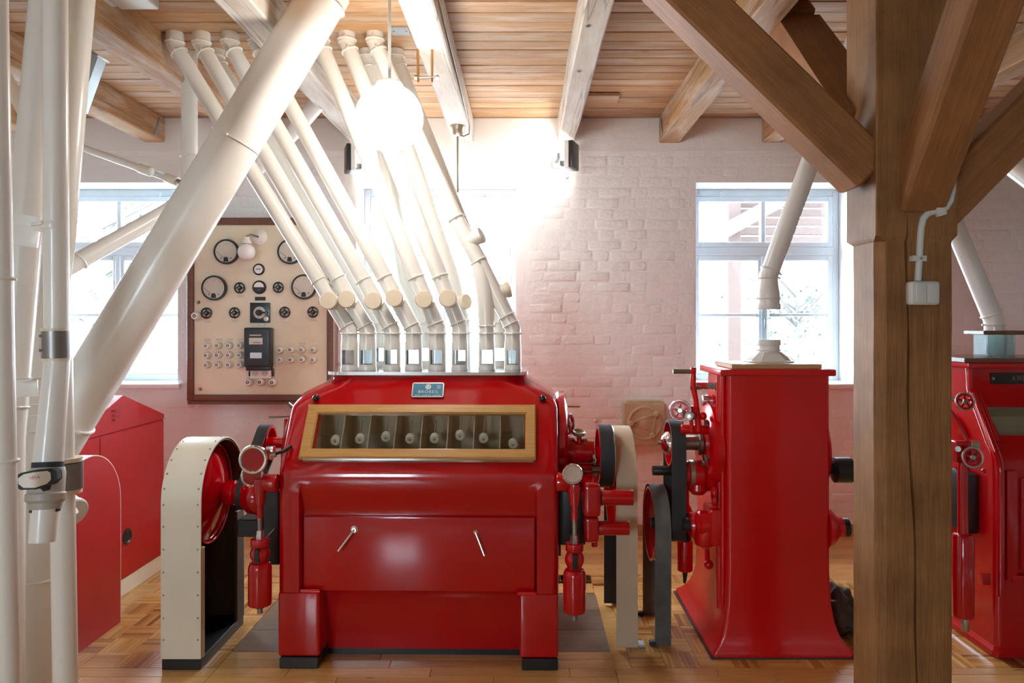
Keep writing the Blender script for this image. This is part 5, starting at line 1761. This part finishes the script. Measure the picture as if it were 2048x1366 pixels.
# inlet on top: funnel, collars, glass cylinder and white spout pipe
sx, sy = 1.235, 3.79
mi = thing('inlet_spout', 'white spout pipe with glass cylinder and square funnel on the narrow mill', 'pipe', (sx, sy, 1.398))
zz = lambda py: P(0, py, sy).z
q = []
for (h, s_) in ((1.3985, .112), (1.404, .112), (1.408, .10), (zz(703), .052)):
    q.append([Vector((sx + a * s_, sy + b * s_ * .8, h)) for a, b in ((-1, -.6), (-.6, -1), (.6, -1), (1, -.6), (1, .6), (.6, 1), (-.6, 1), (-1, .6))])
MB().loft(q).build('funnel', 'spout_white', mi, smooth=.3)
MB().cyl((sx, sy, zz(704)), (sx, sy, zz(690)), .055, n=28).build('collar', 'spout_white', mi)
MB().torus((sx, sy, zz(700)), (0, 0, 1), .056, .005, 30, 6).build('clamp_band', 'spout_white', mi)
MB().cyl((sx, sy, zz(691)), (sx, sy, zz(679)), .0605, n=28, bev=.002).build('glass_socket', 'spout_white', mi)
MB().lathe([(.057, 0), (.057, zz(617) - zz(682)), (.054, zz(617) - zz(682)), (.054, 0)], (sx, sy, zz(682)), (0, 0, 1), 32).build('glass_cylinder', 'sight_glass_clear', mi)
MB().cyl((sx, sy, zz(619)), (sx, sy, zz(607)), .0605, n=28, bev=.002).build('glass_socket', 'spout_white', mi)
MB().lathe([(.055, zz(607)), (.055, zz(596)), (.056, zz(588)), (.050, zz(572)), (.045, zz(556))], (sx, sy, 0), (0, 0, 1), 28).build('reducer', 'spout_white', mi)
MB().torus((sx, sy, zz(597)), (0, 0, 1), .056, .005, 30, 6).build('clamp_band', 'spout_white', mi)
bend = Vector((sx, sy, zz(552)))
tp = P(1706, 32, sy); tp = Vector((sx + (CEIL - bend.z) * .372, sy + .02, CEIL - .0005))
MB().tube([(sx, sy, zz(558)), bend, tp], .0465, 26).build('pipe', 'spout_white', mi)
clamp(mi, (sx, sy, zz(556)), (0, 0, 1), .046, 'spout_white', (1, 0, 0))
dd = (tp - bend).normalized(); clamp(mi, bend + dd * .03, dd, .0465, 'spout_white', (1, 0, 0))
clamp(mi, tp - dd * .16, dd, .0465, 'spout_white', (1, 0, 0), .012)
# slumped sack behind the flared foot
rs_ = random.Random(4)
mb = MB()
bm2 = mb.bm
bmesh.ops.create_icosphere(bm2, subdivisions=4, radius=1.0)
for v_ in bm2.verts:
    c_ = v_.co
    f = 1 + .10 * math.sin(c_.x * 7 + c_.z * 4) + .08 * math.sin(c_.y * 9 + c_.z * 11) + .05 * math.sin(c_.z * 17)
    zz_ = c_.z * f
    wdt = .085 * (1.0 - .25 * zz_)
    v_.co = Vector((1.625 + c_.x * f * wdt, 3.86 + c_.y * f * .12, max(.0005, .115 + zz_ * .125)))
tag(mb.build('sack', 'sack', origin=(1.625, 3.86, 0)), 'dark brown crumpled sack slumped beside the flared mill foot', 'sack')

# ================================================================== THIRD MILL (with the black name plate)
m3 = thing('roller_mill', 'dark red roller mill with black name plate and steel handwheels behind the post', 'mill', (2.8, 4.0, 0))
rows3 = [(.004, 2.235, 3.560), (.03, 2.235, 3.560), (.05, 2.25, 3.572), (.45, 2.25, 3.575), (.88, 2.25, 3.575), (.93, 2.25, 3.580), (.975, 2.25, 3.600), (1.01, 2.25, 3.630), (1.23, 2.25, 3.775), (1.26, 2.25, 3.79), (1.365, 2.25, 3.80)]
W3 = 1.15


def ring3(h, x0, yf, r=.03):
    x1, yb = x0 + W3, 4.45 - max(0, (h - .9)) * .5
    pts = []
    def arc(cx, cy, a0):
        return [Vector((cx + r * math.cos(a0 + PI / 2 * i / 5), cy + r * math.sin(a0 + PI / 2 * i / 5), h)) for i in range(6)]
    return arc(x1 - r, yf + r, -PI / 2) + arc(x1 - r, yb - r, 0) + arc(x0 + r, yb - r, PI / 2) + arc(x0 + r, yf + r, PI)


MB().loft([ring3(*r) for r in rows3], skip=lambda i, k: i == 7 and k == 23).build('body', 'red', m3, smooth=.5)
MB().box((2.225, 3.755, 1.366), (2.25 + W3 + .025, 4.25, 1.394), .006, 2).build('lid', 'red', m3)
MB().box((2.215, 3.77, 1.3945), (2.25 + W3, 4.22, 1.418), .003, 1).build('lid_board', 'lid_dark', m3)
# slope frame of the third mill
o3 = Vector((2.25, 3.630, 1.01)); v3 = Vector((0, .145, .22)).normalized(); n3 = Vector((0, -v3.z, v3.y))
S3 = lambda a, b, c: o3 + Vector((a, 0, 0)) + v3 * b + n3 * c
MB().tube([S3(.012, -.05, .012), S3(.012, .27, .012)], .017, 12).build('edge_bead', 'red', m3)
MB().tube([S3(.012, -.05, .012), Vector((2.262, 3.567, .93)), Vector((2.262, 3.56, .88)), Vector((2.262, 3.56, .30))], .017, 12).build('edge_bead', 'red', m3)
MB().tube([S3(.038, .005, .014), S3(.038, .26, .014)], .010, 10).build('slope_bead', 'red', m3)
MB().tube([Vector((2.262, 3.80, 1.26)), Vector((2.262, 3.80, 1.36))], .012, 10).build('edge_bead', 'red', m3)
fx0, fx1, fy0, fy1 = .058, 1.0, .045, .20
L3, xa3, xb3 = .2635, .030, W3 - .030
ho = [(xa3, 0), (xb3, 0), (xb3, L3), (xa3, L3)]
hi_ = [(fx0 + .010, fy0), (fx1, fy0), (fx1, fy1), (fx0 - .003, fy1)]
mb = MB()
vs = [S3(a, b, 0) for a, b in ho] + [S3(a, b, 0) for a, b in hi_] + [S3(a, b, -.006) for a, b in hi_]
mb.faces(vs, [(k, (k + 1) % 4, 4 + (k + 1) % 4, 4 + k) for k in range(4)] + [(4 + k, 4 + (k + 1) % 4, 8 + (k + 1) % 4, 8 + k) for k in range(4)])
mb.build('slope_panel', 'red', m3, smooth=.3, normals=False)
mb = MB()
f_ = [S3(a, b, -.006) for a, b in ((fx0 - .012, fy0 - .01), (fx1 + .012, fy0 - .01), (fx1 + .012, fy1 + .01), (fx0 - .012, fy1 + .01))]
r_ = [S3(a, b, -.13) for a, b in ((fx0 - .012, fy0 - .01), (fx1 + .012, fy0 - .01), (fx1 + .012, fy1 + .01), (fx0 - .012, fy1 + .01))]
mb.faces(f_ + r_, [(k, (k + 1) % 4, 4 + (k + 1) % 4, 4 + k) for k in range(4)] + [(4, 5, 6, 7)])
mb.build('chamber', 'chamber', m3, smooth=0, normals=False)
MB().prism([S3(fx0 + .010, fy0, -.005), S3(fx1, fy0, -.005), S3(fx1, fy1, -.005), S3(fx0 - .003, fy1, -.005)], n3 * .003).build('inspection_window', 'chamber_glass', m3, smooth=0)
# front panels
MB().box((2.36, 3.560, .42), (3.30, 3.574, .86), .004, 2).build('front_panel', 'red', m3)
MB().box((2.46, 3.548, .50), (3.20, 3.5605, .79), .006, 2).build('panel_field', 'red', m3)
MB().box((2.31, 3.545, .37), (3.36, 3.572, .40), .005, 2).build('panel_rail', 'red', m3)
MB().box((2.287, 3.548, .375), (2.335, 3.572, .895), .006, 2).build('pilaster', 'red', m3)
# name plate
q = P(1981, 757, 3.79); q2 = P(2090, 757, 3.79)
MB().box((q.x, 3.786, q.z - .028), (q.x + .36, 3.7995, q.z + .028), .004, 2).build('name_plate', 'plate_black', m3)
text('lettering', 'A.WETZIG', .030, Vector((q.x + .083 + .085, 3.7855, q.z)), (1, 0, 0), (0, 0, 1), 'print_bronze', m3, .0005, .62, 1.05)
MB().lathe([(0, .003), (.006, .002), (.008, 0)], (q.x + .012, 3.786, q.z), (0, -1, 0), 10).build('plate_screw', 'brass', m3)
# handwheels and spindle
handwheel(m3, P(1930, 803, 3.58), (-.12, -1, .25), .046, 5, 'alu', 'red', rr=.11)
MB().cyl(P(1896, 797, 3.64), P(1922, 802, 3.62), .010, n=12).build('wheel_shaft', 'steel', m3)
MB().cyl(P(1930, 803, 3.59), P(1935, 806, 3.74), .012, n=10).build('wheel_shaft', 'steel', m3)
handwheel(m3, P(1945, 915, 3.47), (-.06, -1, .15), .050, 5, 'alu', 'red', rr=.11)
MB().box(P(1912, 926, 3.51), P(1962, 883, 3.51) + Vector((0, .08, 0)), .010, 3).build('wheel_bracket', 'red', m3)
MB().box(P(1944, 905, 3.505), P(1962, 884, 3.50) + Vector((0, .01, 0)), .002, 1).build('scale_plate', 'brass_dull', m3)
MB().cyl(P(1916, 898, 3.515), P(1916, 898, 3.49), .013, n=14).build('bracket_bolt', 'dull_steel', m3)
MB().tube([P(1897, 815, 3.60), P(1920, 850, 3.57), P(1936, 882, 3.54)], .009, 10).build('brace_rod', 'red', m3)
MB().cyl(P(1925, 925, 3.50), P(1926, 1070, 3.50), .021, .023, 16).build('spindle', 'red', m3)
MB().lathe([(0, 0), (.018, .004), (.040, 0), (.047, -.012), (.047, -.37), (.043, -.385), (0, -.385)], P(1926, 1068, 3.50), (0, 0, 1), 26).build('bottle', 'red', m3)
MB().cyl(P(1930, 1228, 3.50), P(1931, 1262, 3.50), .0165, n=14, bev=.003).build('bottle_tip', 'brass_dull', m3)
MB().box(P(1956, 1165, 3.6), P(1972, 1140, 3.6) + Vector((0, -.04, 0)), .006, 2).build('catch', 'red', m3)
MB().sphere(P(1968, 942, 3.55), .012, 12, 8).build('catch_knob', 'red', m3)
MB().box((2.19, 3.70, .55), (2.249, 4.1, .85), .02, 2).build('gear_box', 'black', m3)
MB().lathe([(0, 0), (.16, 0), (.17, .02), (.15, .04), (0, .045)], (2.249, 3.95, .95), (-1, 0, 0), 36).build('end_housing', 'red', m3)
# glass inlet on the third mill
s3 = thing('inlet_spout', 'cream spout pipe on a square glass box topped with wood, on the dark red mill', 'pipe', (2.52, 3.92, 1.418))
gx, gy3 = 2.475, 3.95
k3 = lambda py: P(0, py, gy3).z
for a, b in ((-.068, -.06), (.068, -.06)):
    pass
MB().box((gx - .070, gy3 - .06, 1.4185), (gx + .070, gy3 - .055, k3(669))).build('glass_pane', 'sight_glass', s3, smooth=0)
MB().box((gx - .070, gy3 + .055, 1.4185), (gx + .070, gy3 + .06, k3(669))).build('glass_pane', 'sight_glass', s3, smooth=0)
MB().box((gx - .075, gy3 - .055, 1.4185), (gx - .070, gy3 + .055, k3(669))).build('glass_pane', 'sight_glass', s3, smooth=0)
MB().box((gx + .070, gy3 - .055, 1.4185), (gx + .075, gy3 + .055, k3(669))).build('glass_pane', 'sight_glass', s3, smooth=0)
for a in (-.02, .02):
    MB().box((gx + a - .003, gy3 - .05, 1.4185), (gx + a + .003, gy3 + .05, k3(669))).build('inner_pane', 'sight_glass', s3, smooth=0)
MB().box((gx - .108, gy3 - .09, k3(669)), (gx + .108, gy3 + .09, k3(661)), .003, 1).build('top_board', 'lid_dark', s3)
MB().cyl((gx, gy3, k3(661)), (gx, gy3, k3(645)), .047, n=26).build('collar', 'cream', s3)
bt3 = Vector((gx, gy3, k3(641)))
up = P(1860, 335, 4.0)
dd = (up - bt3).normalized(); tp3 = bt3 + dd * ((CEIL - .001 - bt3.z) / dd.z)
MB().tube([(gx, gy3, k3(648)), bt3, tp3], .048, 26).build('pipe', 'spout_white', s3)
clamp(s3, (gx, gy3, k3(650)), (0, 0, 1), .048, 'cream', (-1, 0, 0), .009)
clamp(s3, bt3 + dd * .035, dd, .048, 'cream', (1, 0, 0), .009)
plain_pipe('cross_pipe', 'cream pipe slanting under the braces beyond the timber post', [P(1880, 215, 3.6), P(2010, 312, 3.3), P(2120, 394, 3.05)], .055, 'cream', ())

# ================================================================== SWITCHBOARD ON THE WALL
ZBD = 5.52


def BP(zx, zy, dz=0.0):
    """point on the board from detail coordinates (3.176 per frame px, origin 330,400)"""
    return P(330 + zx / 3.176, 400 + zy / 3.176, ZBD) + Vector((0, dz, 0))


KB = ZBD / FPX / 3.176
sb = thing('switchboard', 'old cream electrical switchboard in a brown frame with dial gauges and fuses', 'switchboard', BP(600, 1285))
lt, rb2 = BP(150, 115), BP(1078, 1275)
MB().box((lt.x, ZBD, rb2.z), (rb2.x, YW - .014, lt.z), .004, 1).build('back_box', 'frame_brown', sb)
il, ir = BP(190, 160), BP(1034, 1236)
MB().box((il.x, ZBD - .012, ir.z), (ir.x, ZBD - .0005, il.z), .002, 1).build('board', 'board_cream', sb)
fwid = [(lt.x, il.x, rb2.z, lt.z), (ir.x, rb2.x, rb2.z, lt.z)]
for (a, b, c, d) in fwid:
    MB().box((a, ZBD - .034, c), (b, ZBD - .0005, d), .008, 3).build('frame_stile', 'frame_brown', sb)
MB().box((il.x, ZBD - .034, il.z), (ir.x, ZBD - .0005, lt.z), .008, 3).build('frame_rail', 'frame_brown', sb)
MB().box((il.x, ZBD - .034, rb2.z), (ir.x, ZBD - .0005, ir.z), .008, 3).build('frame_rail', 'frame_brown', sb)
MB().box((lt.x + .01, ZBD - .045, rb2.z - .022), (rb2.x + .005, YW - .014, rb2.z - .0005), .003, 1).build('ledge', 'frame_brown', sb)
YB = ZBD - .0125
fr = Vector((0, -1, 0))


def gauge(zx, zy, zr):
    c = BP(zx, zy); c.y = YB; r = zr * KB
    g = MB().lathe([(0, 0), (r, 0), (r, .022), (r * .97, .030), (r * .86, .030), (r * .84, .022), (0, .022)], c, fr, 40).build('gauge', 'bakelite', sb)
    MB().lathe([(0, .0225), (r * .845, .0225), (r * .845, .024), (0, .024)], c, fr, 40).build('dial', 'dial', g, smooth=.3)
    pv = c + Vector((0, 0, -r * .62))
    mb = MB(); mb.prism([pv + Vector((-r * .18, -.0245, -r * .17)), pv + Vector((r * .18, -.0245, -r * .17)), pv + Vector((r * .18, -.0245, r * .05)), pv + Vector((r * .1, -.0245, r * .2)), pv + Vector((-r * .1, -.0245, r * .2)), pv + Vector((-r * .18, -.0245, r * .05))], (0, -.004, 0)); mb.build('needle_cover', 'bakelite', g)
    a = math.radians(140); d = Vector((math.cos(a), 0, math.sin(a)))
    MB().obox(pv + d * r * .55 + Vector((0, -.026, 0)), (r * .85, .001, r * .025), axis_x=d).build('needle', 'print_black', g, smooth=0)
    for k in range(5):
        a = math.radians(140 - 25 * k); d = Vector((math.cos(a), 0, math.sin(a)))
        MB().obox(pv + d * r * 1.2 + Vector((0, -.0248, 0)), (r * .07, .001, r * .03), axis_x=d).build('scale_mark', 'print_black', g, smooth=0)
    for sx_ in (-1, 1):
        MB().lathe([(0, .001), (r * .05, .001), (r * .05, 0)], c + Vector((sx_ * r * .38, -.0242, -r * .5)), fr, 10).build('dial_screw', 'print_black', g)
    return g


gauge(400, 331, 80); gauge(802, 331, 80); gauge(322, 560, 80); gauge(890, 553, 80)
c = BP(602, 442); c.y = YB; r = 37 * KB
g = MB().lathe([(0, 0), (r, 0), (r, .012), (r * .75, .018), (r * .72, .012), (0, .012)], c, fr, 28).build('counter', 'bakelite', sb)
MB().lathe([(0, .0125), (r * .73, .0125), (r * .73, .014), (0, .014)], c, fr, 28).build('dial', 'dial_light', g)
for dz in (-.0028, .0028):
    MB().obox(c + Vector((0, -.0148, dz + .002)), (r * .8, .001, .003)).build('slit', 'print_black', g, smooth=0)
c = BP(606, 555); c.y = YB; r = 43 * KB
g = MB().lathe([(0, 0), (r, 0), (r, .014), (r * .85, .020), (0, .018)], c, fr, 30).build('indicator', 'bakelite', sb)
MB().prism([c + Vector((r * .74 * math.cos(PI * k / 14), -.0202, r * .74 * math.sin(PI * k / 14))) for k in range(15)], (0, -.001, 0)).build('window', 'dial_light', g, smooth=0)
MB().lathe([(0, .001), (.003, .001), (.003, 0)], c + Vector((0, -.0195, -r * .4)), fr, 8).build('screw', 'steel', g)


def rotary(zx, zy, zr):
    c = BP(zx, zy); c.y = YB; r = zr * KB
    MB_ = MB().torus(c + Vector((0, -.012, 0)), fr, r * .86, r * .13, 28, 8).build('rotary_switch', 'bakelite', sb)
    for k in range(4):
        a = PI / 2 * k + PI / 4 * 0
        d = Vector((math.cos(a), 0, math.sin(a)))
        MB().obox(c + d * r * .55 + Vector((0, -.012, 0)), (r * .7, .010, r * .24), axis_x=d, bev=.001).build('spoke', 'bakelite', MB_)
    MB().lathe([(0, 0), (r * .42, 0), (r * .42, .018), (r * .34, .024), (0, .024)], c, fr, 20).build('hub', 'bakelite', MB_)
    MB().obox(c + Vector((0, -.0255, 0)), (r * .36, .002, r * .08), axis_x=(1, 0, .6)).build('pointer', 'label_tin', MB_, smooth=0)


for zx, zy in ((481, 559), (726, 556), (271, 719), (449, 717), (767, 713), (945, 712)):
    rotary(zx, zy, 36)


def tin(zx, zy, w_=42, h_=15, mat='label_tin'):
    c = BP(zx, zy); c.y = YB
    MB().box(c + Vector((-w_ * KB / 2, -.002, -h_ * KB / 2)), c + Vector((w_ * KB / 2, 0, h_ * KB / 2)), .0006, 1).build('label_strip', mat, sb)


for zx, zy in ((484, 609), (726, 606), (272, 769), (450, 767), (768, 763), (946, 761), (275, 888), (348, 888), (415, 888), (485, 887), (878, 913), (612, 792)):
    tin(zx, zy)
for zx, zy in ((737, 914), (807, 915), (948, 912), (744, 1053), (810, 1052), (881, 1052), (950, 1051)):
    tin(zx, zy, 42, 15, 'board_cream')
tin(609, 627, 68, 24, 'bakelite'); tin(640, 627, 1, 1)
c = BP(609, 627); c.y = YB - .0022
# changeover switch plate
a, b = BP(548, 780), BP(674, 653)
MB().box((a.x, YB - .016, a.z), (b.x, YB, b.z), .004, 2).build('switch_plate', 'meter_black', sb)
c = BP(609, 716); c.y = YB - .016; r = 38 * KB
MB().lathe([(0, 0), (r, 0), (r, .002), (0, .002)], c, fr, 30).build('switch_scale', 'dial', sb)
MB().lathe([(0, 0), (r * .55, 0), (r * .5, .022), (r * .35, .028), (0, .028)], c + Vector((0, -.002, 0)), fr, 22).build('switch_knob', 'bakelite', sb)
MB().obox(c + Vector((.035, -.024, 0)), (.06, .014, .014), axis_x=(1, 0, .03), bev=.004).build('switch_pointer', 'bakelite', sb)
for k in range(5):
    a_ = math.radians(90 + 40 * k); MB().lathe([(0, .001), (.003, .001), (.003, 0)], c + Vector((r * .8 * math.cos(a_), -.002, r * .8 * math.sin(a_))), fr, 8).build('scale_dot', 'print_black', sb)
c = BP(651, 755); c.y = YB - .016; MB().lathe([(0, 0), (15 * KB, 0), (15 * KB, .004), (8 * KB, .005), (0, .005)], c, fr, 18).build('lock', 'label_tin', sb)
# electricity meter
a, b = BP(530, 1058), BP(695, 810)
me_ = MB().box((a.x, YB - .085, a.z), (b.x, YB, b.z), .016, 4).build('meter', 'meter_black', sb)
a, b = BP(565, 915), BP(649, 874)
MB().box((a.x, YB - .088, a.z), (b.x, YB - .0845, b.z), .001, 1).build('meter_window', 'dial', me_)
c = BP(612, 903); c.y = YB - .0885
for k in range(6):
    MB().obox(c + Vector((-.02 + k * .009, 0, 0)), (.005, .0008, .008)).build('counter_digit', 'print_black', me_, smooth=0)
a, b = BP(571, 1002), BP(645, 965)
MB().box((a.x, YB - .088, a.z), (b.x, YB - .0845, b.z), .001, 1).build('meter_plate', 'alu', me_)
a, b = BP(568, 861), BP(640, 854)
MB().box((a.x, YB - .087, a.z), (b.x, YB - .0845, b.z), .001, 1).build('meter_slit', 'label_tin', me_)
a, b = BP(538, 1080), BP(690, 1050)
MB().box((a.x, YB - .07, a.z), (b.x, YB, b.z), .006, 2).build('terminal_cover', 'meter_black', me_)
for zx in (546, 692):
    a, b = BP(zx - 5, 1118), BP(zx + 6, 1070)
    MB().box((a.x, YB - .02, a.z), (b.x, YB, b.z), .003, 2).build('meter_lead', 'bakelite', me_)
# sockets
a, b = BP(554, 1132), BP(685, 1064)
so = MB().box((a.x, YB - .030, a.z), (b.x, YB, b.z), .006, 3).build('socket_plate', 'porcelain', sb)
for zx in (586, 647):
    c = BP(zx, 1096); c.y = YB - .0305
    MB().lathe([(0, .0), (17 * KB, .0), (18 * KB, .004), (20 * KB, .004), (20 * KB, -.001)], c, fr, 22).build('socket_well', 'dial', so)
    for dx in (-.010, .010):
        MB().lathe([(0, .001), (.003, .001), (.003, 0)], c + Vector((dx, -.0005, 0)), fr, 8).build('socket_hole', 'print_black', so)  # flat black disc, the shade inside the deep hole given as colour


def fuse(zx, zy, zr):
    c = BP(zx, zy); c.y = YB; r = zr * KB
    f = MB().lathe([(0, 0), (r, 0), (r, .010), (r * .92, .014), (0, .014)], c, fr, 24).build('fuse', 'fuse_ring', sb)
    MB().lathe([(0, .0), (r * .78, .0), (r * .76, .022), (r * .64, .030), (0, .030)], c + Vector((0, -.013, 0)), fr, 22).build('fuse_cap', 'porcelain', f)
    MB().lathe([(r * .18, 0), (r * .36, 0), (r * .36, .001), (r * .18, .001)], c + Vector((0, -.0432, 0)), fr, 14).build('fuse_eye', 'bakelite', f)


for zx in (277, 347, 416, 486):
    for zy in (926, 986, 1047):
        fuse(zx, zy + (-2 if zx > 300 else 0), 24)
for zx, zy in ((739, 953), (807, 950), (876, 950), (948, 950), (740, 1014), (808, 1013), (879, 1012), (948, 1012)):
    fuse(zx, zy, 24)
for zx in (542, 617, 693):
    fuse(zx, 1157 - (4 if zx == 617 else 2), 28)
fuse(206, 736, 30)
for zx, zy in ((218, 650), (991, 646), (228, 1200), (1003, 1195), (990, 195)):
    c = BP(zx, zy); c.y = YB; MB().lathe([(0, .012), (.006, .011), (.012, .004), (.013, 0)], c, fr, 12).build('board_bolt', 'dull_steel', sb)
# swan-neck lamp of the board
c = BP(605, 238); c.y = YB
sl = MB().lathe([(0, .026), (.018, .026), (.040, .020), (.056, .008), (.058, 0)], c, fr, 28).build('lamp_rose', 'porcelain', sb)
for a_ in (60, 180, 300):
    MB().lathe([(0, .001), (.003, .001), (.003, 0)], c + Vector((.042 * math.cos(math.radians(a_)), -.019, .042 * math.sin(math.radians(a_)))), fr, 8).build('rose_screw', 'dull_steel', sl)
pts = [c + Vector((0, -.02, 0)), c + Vector((-.03, -.09, .010)), c + Vector((-.050, -.12, -.004)), c + Vector((-.055, -.125, -.035))]
MB().tube(pts, .006, 10).build('lamp_arm', 'dull_steel', sb)
gq = BP(560, 341); gq.y = YB - .12
MB().lathe([(0, .065), (.020, .060), (.024, .040), (.034, .028), (.036, .012), (0, .012)], gq + Vector((0, 0, .048)), (0, 0, 1), 24).build('lamp_socket', 'porcelain', sb)
MB().sphere(gq, .062, 26, 16).build('lamp_globe', 'opal', sb)

# ================================================================== CAST BEARING BOX ON THE WALL
bb_ = thing('wall_bearing_box', 'ochre painted bearing box with triangular bolted cover set into the brick wall', 'bearing box', P(1290, 848, 5.6))
a, b = P(1248, 891, 5.52), P(1330, 806, 5.52)
MB().box((a.x, 5.52, a.z), (b.x, YW - .004, b.z), .010, 3).build('box', 'plaster_box', bb_)
MB().box((a.x + .03, 5.535, b.z - .004), (b.x - .02, YW - .004, b.z + .012), .005, 2).build('box_cap', 'plaster_box', bb_)
c = P(1290, 846, 5.52)
MB().torus(c, (0, -1, 0), .118, .011, 36, 6).build('ring', 'plaster_box', bb_)
tri = [c + Vector((.105 * math.cos(a_), -.004, .105 * math.sin(a_))) for a_ in (math.radians(40), math.radians(180), math.radians(300))]
for k in range(3):
    p, q = tri[k], tri[(k + 1) % 3]
    MB().obox((p + q) / 2, ((p - q).length, .016, .012), axis_x=q - p, bev=.003).build('cover_edge', 'plaster_box', bb_)
    MB().lathe([(0, .030), (.015, .029), (.020, .024), (.021, 0)], p, (0, -1, 0), 16).build('cover_bolt', 'plaster_box', bb_)
MB().lathe([(0, .014), (.02, .014), (.03, .008), (.045, .006), (.05, 0)], c, (0, -1, 0), 24).build('hub', 'plaster_box', bb_)
q = P(1191, 842, YW); MB_ = MB().cyl(q + Vector((0, -.045, 0)), q, .012, .014, 12, .002)
tag(MB_.build('wall_peg', 'dial_pale', origin=q), 'small painted peg sticking out of the brick wall beside the mill', 'peg')
q = P(1134, 355, YW); tag(MB().cyl(q + Vector((0, -.03, 0)), q, .010, .012, 10, .002).build('wall_hook', 'steel', origin=q), 'tiny steel hook in the wall under the floodlight', 'hook')

# ================================================================== RED CABINET AND ARCHED GUARD NEAR THE PIPE BUNDLE
cab = thing('machine_cabinet', 'red sheet-metal machine cabinet with gabled louvred top and cream plinth', 'cabinet', (-2.8, 4.38, 0))
cx1, cx0, ya, yb_, zc, zp, yr = -2.335, -3.25, 3.88, 4.86, .975, 1.174, 4.36
MB().box((cx0, ya, .10), (cx1, yb_, zc - .004), .004, 1).build('body', 'red_sheet', cab)
MB().box((cx0 + .02, ya + .005, 0), (cx1 - .006, yb_ - .02, .0995), .002, 1).build('plinth', 'cream_guard', cab)
MB().prism([(cx0, ya, zc), (cx0, yb_, zc), (cx0, yb_ - .002, zc + .028), (cx0, yr, zp), (cx0, ya + .002, zc + .028)], (cx1 - cx0 + .004, 0, 0)).build('gable_top', 'red_sheet', cab)
ys_ = 4.12
MB().box((cx1, ya + .01, .115), (cx1 + .006, ys_ - .003, zc - .012), .002, 1).build('door', 'red_sheet', cab)
dr = MB().box((cx1, ys_ + .003, .115), (cx1 + .006, yb_ - .01, zc - .012), .002, 1).build('door', 'red_sheet', cab)
hc = P(255, 1073, 4.40)
MB().lathe([(0, .002), (.030, .002), (.038, .008), (.046, .006), (.048, 0)], (cx1 + .006, 4.40, hc.z), (1, 0, 0), 28).build('door_pull', 'black', dr)
for k in range(3):
    zz_ = 1.040 + k * .026
    MB().prism([(cx1 + .0035, 4.245, zz_), (cx1 + .0035, 4.325, zz_), (cx1 + .020, 4.325, zz_ + .002), (cx1 + .020, 4.245, zz_ + .002)], (0, 0, .008)).build('louvre', 'red_sheet', cab)
MB().box((cx1 - .002, yb_ - .03, zc - .006), (cx1 + .008, yb_ + .004, zc + .004), .001, 1).build('corner_clip', 'alu', cab)
ag = thing('arched_guard', 'red arched belt guard panel with cream rim in front of the cabinet', 'guard', (-2.27, 3.72, 0))
ax0, ax1, ay, ar, ah = -2.318, -2.152, 3.725, .275, .655
loop = [(ay - ar, .0005), (ay - ar, .4)] + arc_pts(ay, ah, ar, PI, 0, 36) + [(ay + ar, .4), (ay + ar, .0005)]
MB().band(loop, ax0, ax1, -.005, closed=False).build('rim_sheet', 'cream_guard', ag)
MB().prism([(ax1 - .012, a, b) for a, b in [(ay - ar + .001, .0005)] + arc_pts(ay, ah, ar - .001, PI, 0, 36) + [(ay + ar - .001, .0005)]], (.013, 0, 0)).build('side_panel', 'red_sheet', ag)
for k in range(6):
    a = PI * .45 + PI * .5 * k / 6
    rivet(ag, (ax1 - .02, ay + (ar + .005) * math.cos(a), ah + (ar + .005) * math.sin(a)), (0, math.cos(a), math.sin(a)))
